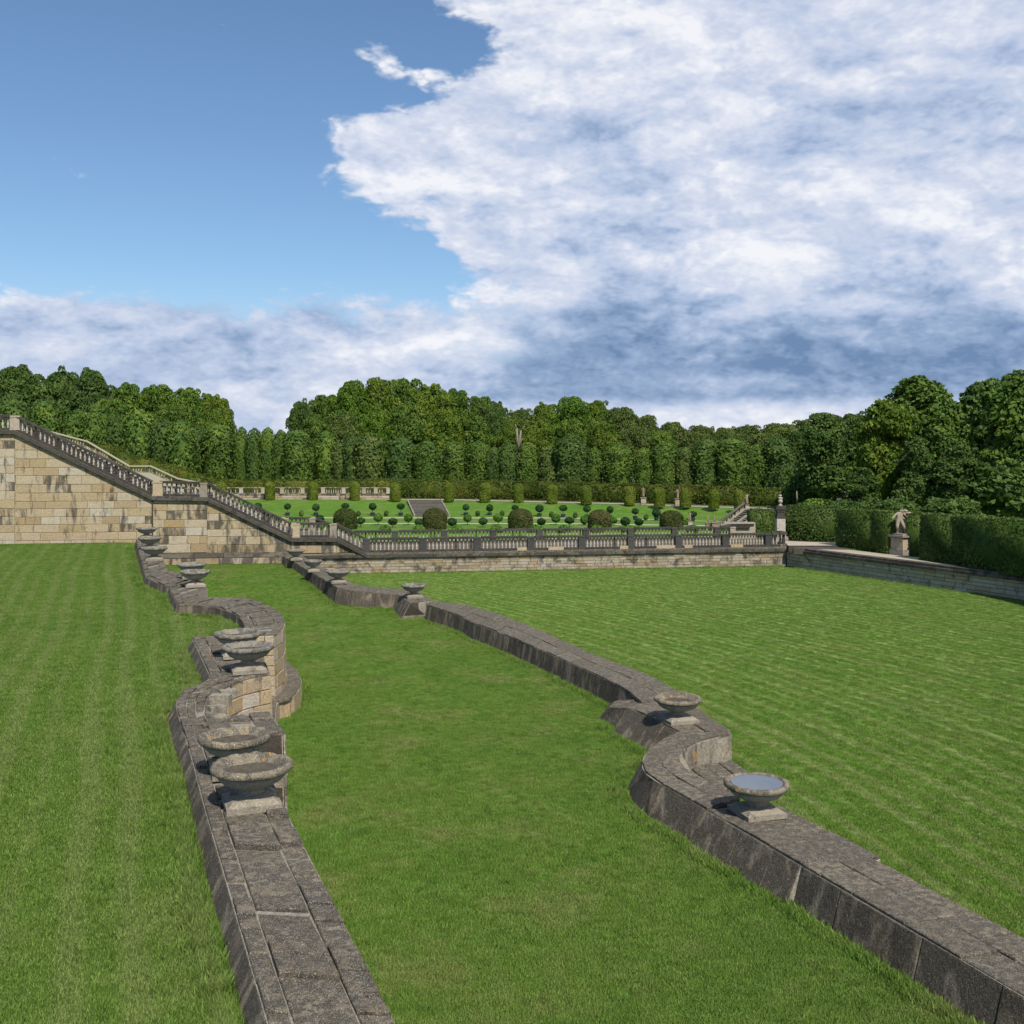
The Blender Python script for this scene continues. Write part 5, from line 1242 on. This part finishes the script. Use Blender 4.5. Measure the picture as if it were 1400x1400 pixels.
small_statue(1002, 722, 716.5, 710, 83.5, Z_PART, 'stubby pale stone figure at the lower end of the brown stair', .34, 'pale', FIG2)

# ------------------------------------------------------------------ trees
HF, WF = 14.0, 11.0
FC = {
 'mid': [forest_crown('forest_crown', HF, WF, M['leaf_forest'], 80, .31, 14, s_) for s_ in (1, 2, 3)],
 'yellow': [forest_crown('yellow_crown', HF, WF, M['leaf_yellow'], 80, .30, 14, s_) for s_ in (4, 5)],
 'olive': [forest_crown('olive_crown', HF, WF, M['leaf_olive'], 64, .30, 14, s_, airy=True) for s_ in (6, 7)],
 'dark': [forest_crown('dark_crown', HF, WF, M['leaf_dark'], 80, .31, 14, s_) for s_ in (8, 9)],
 'bright': [forest_crown('bright_crown', HF, WF, M['leaf_bright'], 80, .30, 14, s_) for s_ in (10,)],
}
LOOK = {'mid': 'broad mid green tree', 'yellow': 'broad yellowish sunlit tree', 'olive': 'loose olive tree', 'dark': 'broad dark green tree', 'bright': 'broad fresh green tree'}
TR = [limb_mesh('trunk_mesh', HF * .75, .32, M['trunk'], s_) for s_ in (1, 2)]
TC = {}
def tree(kind, px, top, w, Y, label, group, zb=Z_UP, crowns=None, H0=HF, W0=WF, name='forest_tree', trunk=None, low=0.0):
    i = TC.get(kind, 0); TC[kind] = i + 1; L_ = crowns or FC[kind]
    p = PX(px, Y, zb); h = ZAT(top, Y) - zb; ws = w * Y / FPX / W0
    t = thing(name, label, 'tree', p, group); inst('crown', L_[i % len(L_)], t, (0, 0, low), px * 1.3, (ws, ws, (h - low) / H0)); inst('trunk', (trunk or TR)[i % 2], t, (0, 0, 0), px * .7, (ws * .9, ws * .9, h / H0 * .86)); return t
prof = [(-40, 496), (0, 500), (60, 506), (100, 509), (130, 508), (165, 525), (200, 525), (240, 530), (280, 536), (305, 546), (322, 562), (332, 584), (390, 584), (397, 566), (420, 546), (450, 540), (470, 521), (520, 520), (560, 520), (610, 530), (650, 540), (690, 555), (700, 563), (715, 557), (745, 553), (770, 543), (810, 543), (830, 556), (850, 554), (880, 563), (900, 573), (940, 576), (970, 583), (1010, 581), (1050, 576), (1080, 576), (1110, 570), (1130, 563), (1165, 568), (1230, 560), (1430, 540)]
def pr(x):
    for (x0, y0), (x1, y1) in zip(prof, prof[1:]):
        if x <= x1: return y0 + (y1 - y0) * (x - x0) / (x1 - x0)
    return 560
GF = 'broad trees of the wood behind the garden'
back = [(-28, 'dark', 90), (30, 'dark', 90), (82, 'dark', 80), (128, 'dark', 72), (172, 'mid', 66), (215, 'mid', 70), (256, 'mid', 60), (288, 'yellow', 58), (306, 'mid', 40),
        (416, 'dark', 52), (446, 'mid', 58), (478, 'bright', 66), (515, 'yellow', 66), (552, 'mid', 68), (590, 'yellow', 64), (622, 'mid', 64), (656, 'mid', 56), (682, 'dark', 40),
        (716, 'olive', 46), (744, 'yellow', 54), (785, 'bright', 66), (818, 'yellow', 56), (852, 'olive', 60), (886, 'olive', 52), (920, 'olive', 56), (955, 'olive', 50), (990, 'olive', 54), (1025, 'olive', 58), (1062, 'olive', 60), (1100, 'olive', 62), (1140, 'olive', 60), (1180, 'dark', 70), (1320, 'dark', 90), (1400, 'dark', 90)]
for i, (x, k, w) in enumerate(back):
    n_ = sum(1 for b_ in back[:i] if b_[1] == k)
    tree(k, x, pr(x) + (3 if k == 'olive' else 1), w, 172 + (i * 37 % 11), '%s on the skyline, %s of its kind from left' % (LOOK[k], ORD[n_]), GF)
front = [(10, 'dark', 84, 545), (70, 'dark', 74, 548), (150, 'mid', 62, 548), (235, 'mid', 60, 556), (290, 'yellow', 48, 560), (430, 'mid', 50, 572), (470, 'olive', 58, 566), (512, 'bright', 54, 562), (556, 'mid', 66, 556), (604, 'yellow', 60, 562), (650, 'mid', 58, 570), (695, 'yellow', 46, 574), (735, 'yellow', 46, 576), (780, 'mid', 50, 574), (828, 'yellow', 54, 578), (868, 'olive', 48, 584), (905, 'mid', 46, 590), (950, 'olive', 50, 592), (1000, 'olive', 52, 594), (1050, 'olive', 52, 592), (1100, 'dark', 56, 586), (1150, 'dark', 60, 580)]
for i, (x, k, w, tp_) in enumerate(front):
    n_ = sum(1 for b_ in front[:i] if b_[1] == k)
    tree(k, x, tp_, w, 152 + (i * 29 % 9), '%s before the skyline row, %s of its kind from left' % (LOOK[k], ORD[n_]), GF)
# clipped column trees along the back of the garden
HC, WC = 8.0, 3.6
CLIP = {'c': [clipped_crown('clipped_crown', HC, WC, M['leaf_clip'], s_) for s_ in (1, 2, 3)], 'd': [clipped_crown('dark_clipped_crown', HC, WC, M['leaf_dark'], s_) for s_ in (4, 5)], 'o': [clipped_crown('olive_clipped_crown', HC, WC, M['leaf_olive'], s_, .28, 20) for s_ in (6,)], 'b': [clipped_crown('bright_clipped_crown', HC, WC, M['leaf_forest'], s_) for s_ in (7, 8)]}
CT = [limb_mesh('slim_trunk', HC * .8, .16, M['trunk'], s_) for s_ in (3, 4)]
cl_ = [(18, 546, 48, 'c'), (62, 550, 46, 'c'), (106, 560, 36, 'c'), (132, 552, 40, 'c'), (160, 568, 30, 'd'), (190, 560, 40, 'c'), (222, 572, 34, 'd'), (248, 576, 38, 'c'), (272, 583, 32, 'd'), (298, 580, 44, 'c'), (330, 584, 19, 'c'), (348, 586, 22, 'd'), (366, 585, 22, 'c'), (384, 588, 20, 'c'), (406, 589, 40, 'c'), (428, 606, 18, 'o'), (446, 590, 30, 'c'), (466, 602, 24, 'o'), (482, 596, 26, 'd'), (505, 593, 40, 'o'),
       (548, 598, 38, 'd'), (584, 603, 36, 'c'), (622, 604, 34, 'c'), (654, 603, 30, 'b'), (676, 612, 24, 'd'), (695, 606, 26, 'd'), (722, 605, 28, 'b'), (750, 610, 26, 'o'), (780, 596, 44, 'd'), (812, 612, 24, 'b'), (845, 607, 38, 'c'), (880, 612, 26, 'b'), (908, 605, 34, 'c'), (936, 611, 26, 'o'), (965, 601, 36, 'd'), (1000, 600, 46, 'c'), (1034, 608, 32, 'b'), (1064, 598, 44, 'd')]
CN = {'c': 'clipped mid green', 'd': 'clipped dark green', 'o': 'clipped olive green', 'b': 'clipped fresh green'}
cn = {}
for i, (x, y, w, k) in enumerate(cl_):
    cn[k] = cn.get(k, 0) + 1
    where = 'behind the left stair' if x < 300 else ('behind the far terrace wall' if x < 535 else 'behind the back hedge')
    n_ = sum(1 for q in cl_[:i] if q[3] == k and ((q[0] < 300) == (x < 300)) and ((q[0] < 535) == (x < 535)))
    tree('clip' + k, x, y, w * 1.06, 131 + (i * 13 % 7) * .7, '%s column tree %s, %s of its shade from left' % (CN[k], where, ORD[n_]), 'clipped column trees behind the garden', crowns=CLIP[k], H0=HC, W0=WC, name='column_tree', trunk=CT)
# big trees crowding behind the hedges on the right
HB, WB = 11.5, 6.0
BG = {'y': [forest_crown('tall_bright_crown', HB, WB, M['leaf_yellow'], 90, .26, 20, 21, low=.03, rl=(.08, .15)), forest_crown('tall_bright_crown', HB, WB, M['leaf_forest'], 90, .26, 20, 22, low=.03, rl=(.08, .15))],
      'd': [forest_crown('tall_dark_crown', HB, WB, M['leaf_dark'], 90, .28, 18, s_, low=.02, rl=(.08, .16)) for s_ in (23, 24)],
      'm': [forest_crown('tall_green_crown', HB, WB, M['leaf_clip'], 90, .28, 18, s_, low=.02, rl=(.08, .16)) for s_ in (25,)]}
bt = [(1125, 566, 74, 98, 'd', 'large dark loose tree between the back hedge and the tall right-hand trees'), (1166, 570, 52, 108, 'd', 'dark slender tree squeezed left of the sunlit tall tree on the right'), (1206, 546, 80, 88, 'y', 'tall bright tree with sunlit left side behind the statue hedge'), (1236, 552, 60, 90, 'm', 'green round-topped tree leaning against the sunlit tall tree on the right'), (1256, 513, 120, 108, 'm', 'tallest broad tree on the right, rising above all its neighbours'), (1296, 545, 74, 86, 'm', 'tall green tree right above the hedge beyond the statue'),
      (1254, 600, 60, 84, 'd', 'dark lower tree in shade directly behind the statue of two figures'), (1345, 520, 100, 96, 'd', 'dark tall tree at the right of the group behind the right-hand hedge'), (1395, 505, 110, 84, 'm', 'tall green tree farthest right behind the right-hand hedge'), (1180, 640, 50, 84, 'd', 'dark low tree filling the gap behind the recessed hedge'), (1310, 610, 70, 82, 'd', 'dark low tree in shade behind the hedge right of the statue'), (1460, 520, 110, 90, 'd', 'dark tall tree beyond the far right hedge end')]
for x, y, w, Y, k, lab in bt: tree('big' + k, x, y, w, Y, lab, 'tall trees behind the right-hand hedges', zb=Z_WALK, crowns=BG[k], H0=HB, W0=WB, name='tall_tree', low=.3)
# undergrowth and pale stems
m_ = MB(); m_.tube((0, 0, 0), (.05, 0, 3.2), .13, .11, 8); m_.tube((.05, 0, 3.2), (.0, 0, 7), .11, .06, 8); SB = m_.mesh('stem_mesh', True); SB.materials.append(M['pale_trunk'])
m_ = MB()
for a, c, r0, r1 in (((0, 0, 0), (0, 0, 6.2), .24, .2), ((0, 0, 6.2), (-.25, 0, 9.6), .17, .12), ((0, 0, 6.2), (.3, .1, 9.3), .16, .11), ((-.25, 0, 9.6), (-.45, 0, 10.2), .10, .06), ((.3, .1, 9.3), (.75, 0, 9.9), .09, .05), ((.1, 0, 7), (.5, 0, 8.2), .08, .05)): m_.tube(a, c, r0, r1, 8)
DT = m_.mesh('dead_trunk_mesh', True); DT.materials.append(M['pale_trunk'])
p = PX(709, 138.5, Z_UP); t = thing('dead_tree', 'bare pale forked dead trunk standing up among the clipped trees', 'tree', p); hsc = (ZAT(580, 138.5) - Z_UP) / 10.2; inst('trunk', DT, t, sc=(1, 1, hsc))
p = PX(1087, 96, Z_UP - .4); p.x += .15; t = thing('birch_tree', 'thin pale bare stem just left of the large dark loose tree', 'tree', p); inst('trunk', SB, t, sc=(.8, .8, .33))
p = PX(1118, 83, Z_WALK); t = thing('wild_shrub', 'light green feathery shrub sticking up behind the tall clipped hedge', 'shrub', p); inst('leaves', forest_crown('shrub_crown', 3.6, 3.4, M['leaf_forest'], 30, .18, 26, 31, low=.2), t, sc=(1, 1, (ZAT(682, 83) - Z_WALK) / 3.6))
for k, (x, y, w, lab) in enumerate(((1160, 692, 60, 'dark brushwood right behind the recessed hedge corner'), (1225, 690, 80, 'dark brushwood in the shade behind the statue'), (1300, 690, 90, 'dark brushwood at the right behind the long clipped hedge'))):
    p = PX(x, 80 - k * 2, Z_WALK); t = thing('wild_shrub', lab, 'shrub', p); inst('leaves', forest_crown('brush_crown', 3.4, 4.2, M['leaf_dark'], 34, .20, 24, 40 + k, low=.1), t, sc=(w * .055 / 4.2, 1, (ZAT(y - 6, 80 - k * 2) - Z_WALK) / 3.4))

for x, Y, w, top, lab in ((1104, 103, 4.4, 640, 'dark leafy shrub beside the thin pale stem at the end of the back hedge'), (1075, 112, 4.4, 640, 'dark shrub looming just above the right end of the back hedge'), (1330, 84, 6.5, 640, 'dark bush under the tall trees at the right end of the hedges'), (1390, 80, 7, 640, 'dark bush farthest right under the tall trees')):
    p = PX(x, Y, Z_WALK); t = thing('wild_shrub', lab, 'shrub', p); inst('leaves', forest_crown('bush_crown', 3.8, 4.4, M['leaf_dark'], 34, .22, 22, x, low=.03), t, sc=(w / 4.4, w / 4.4, (ZAT(top, Y) - Z_WALK) / 3.8))
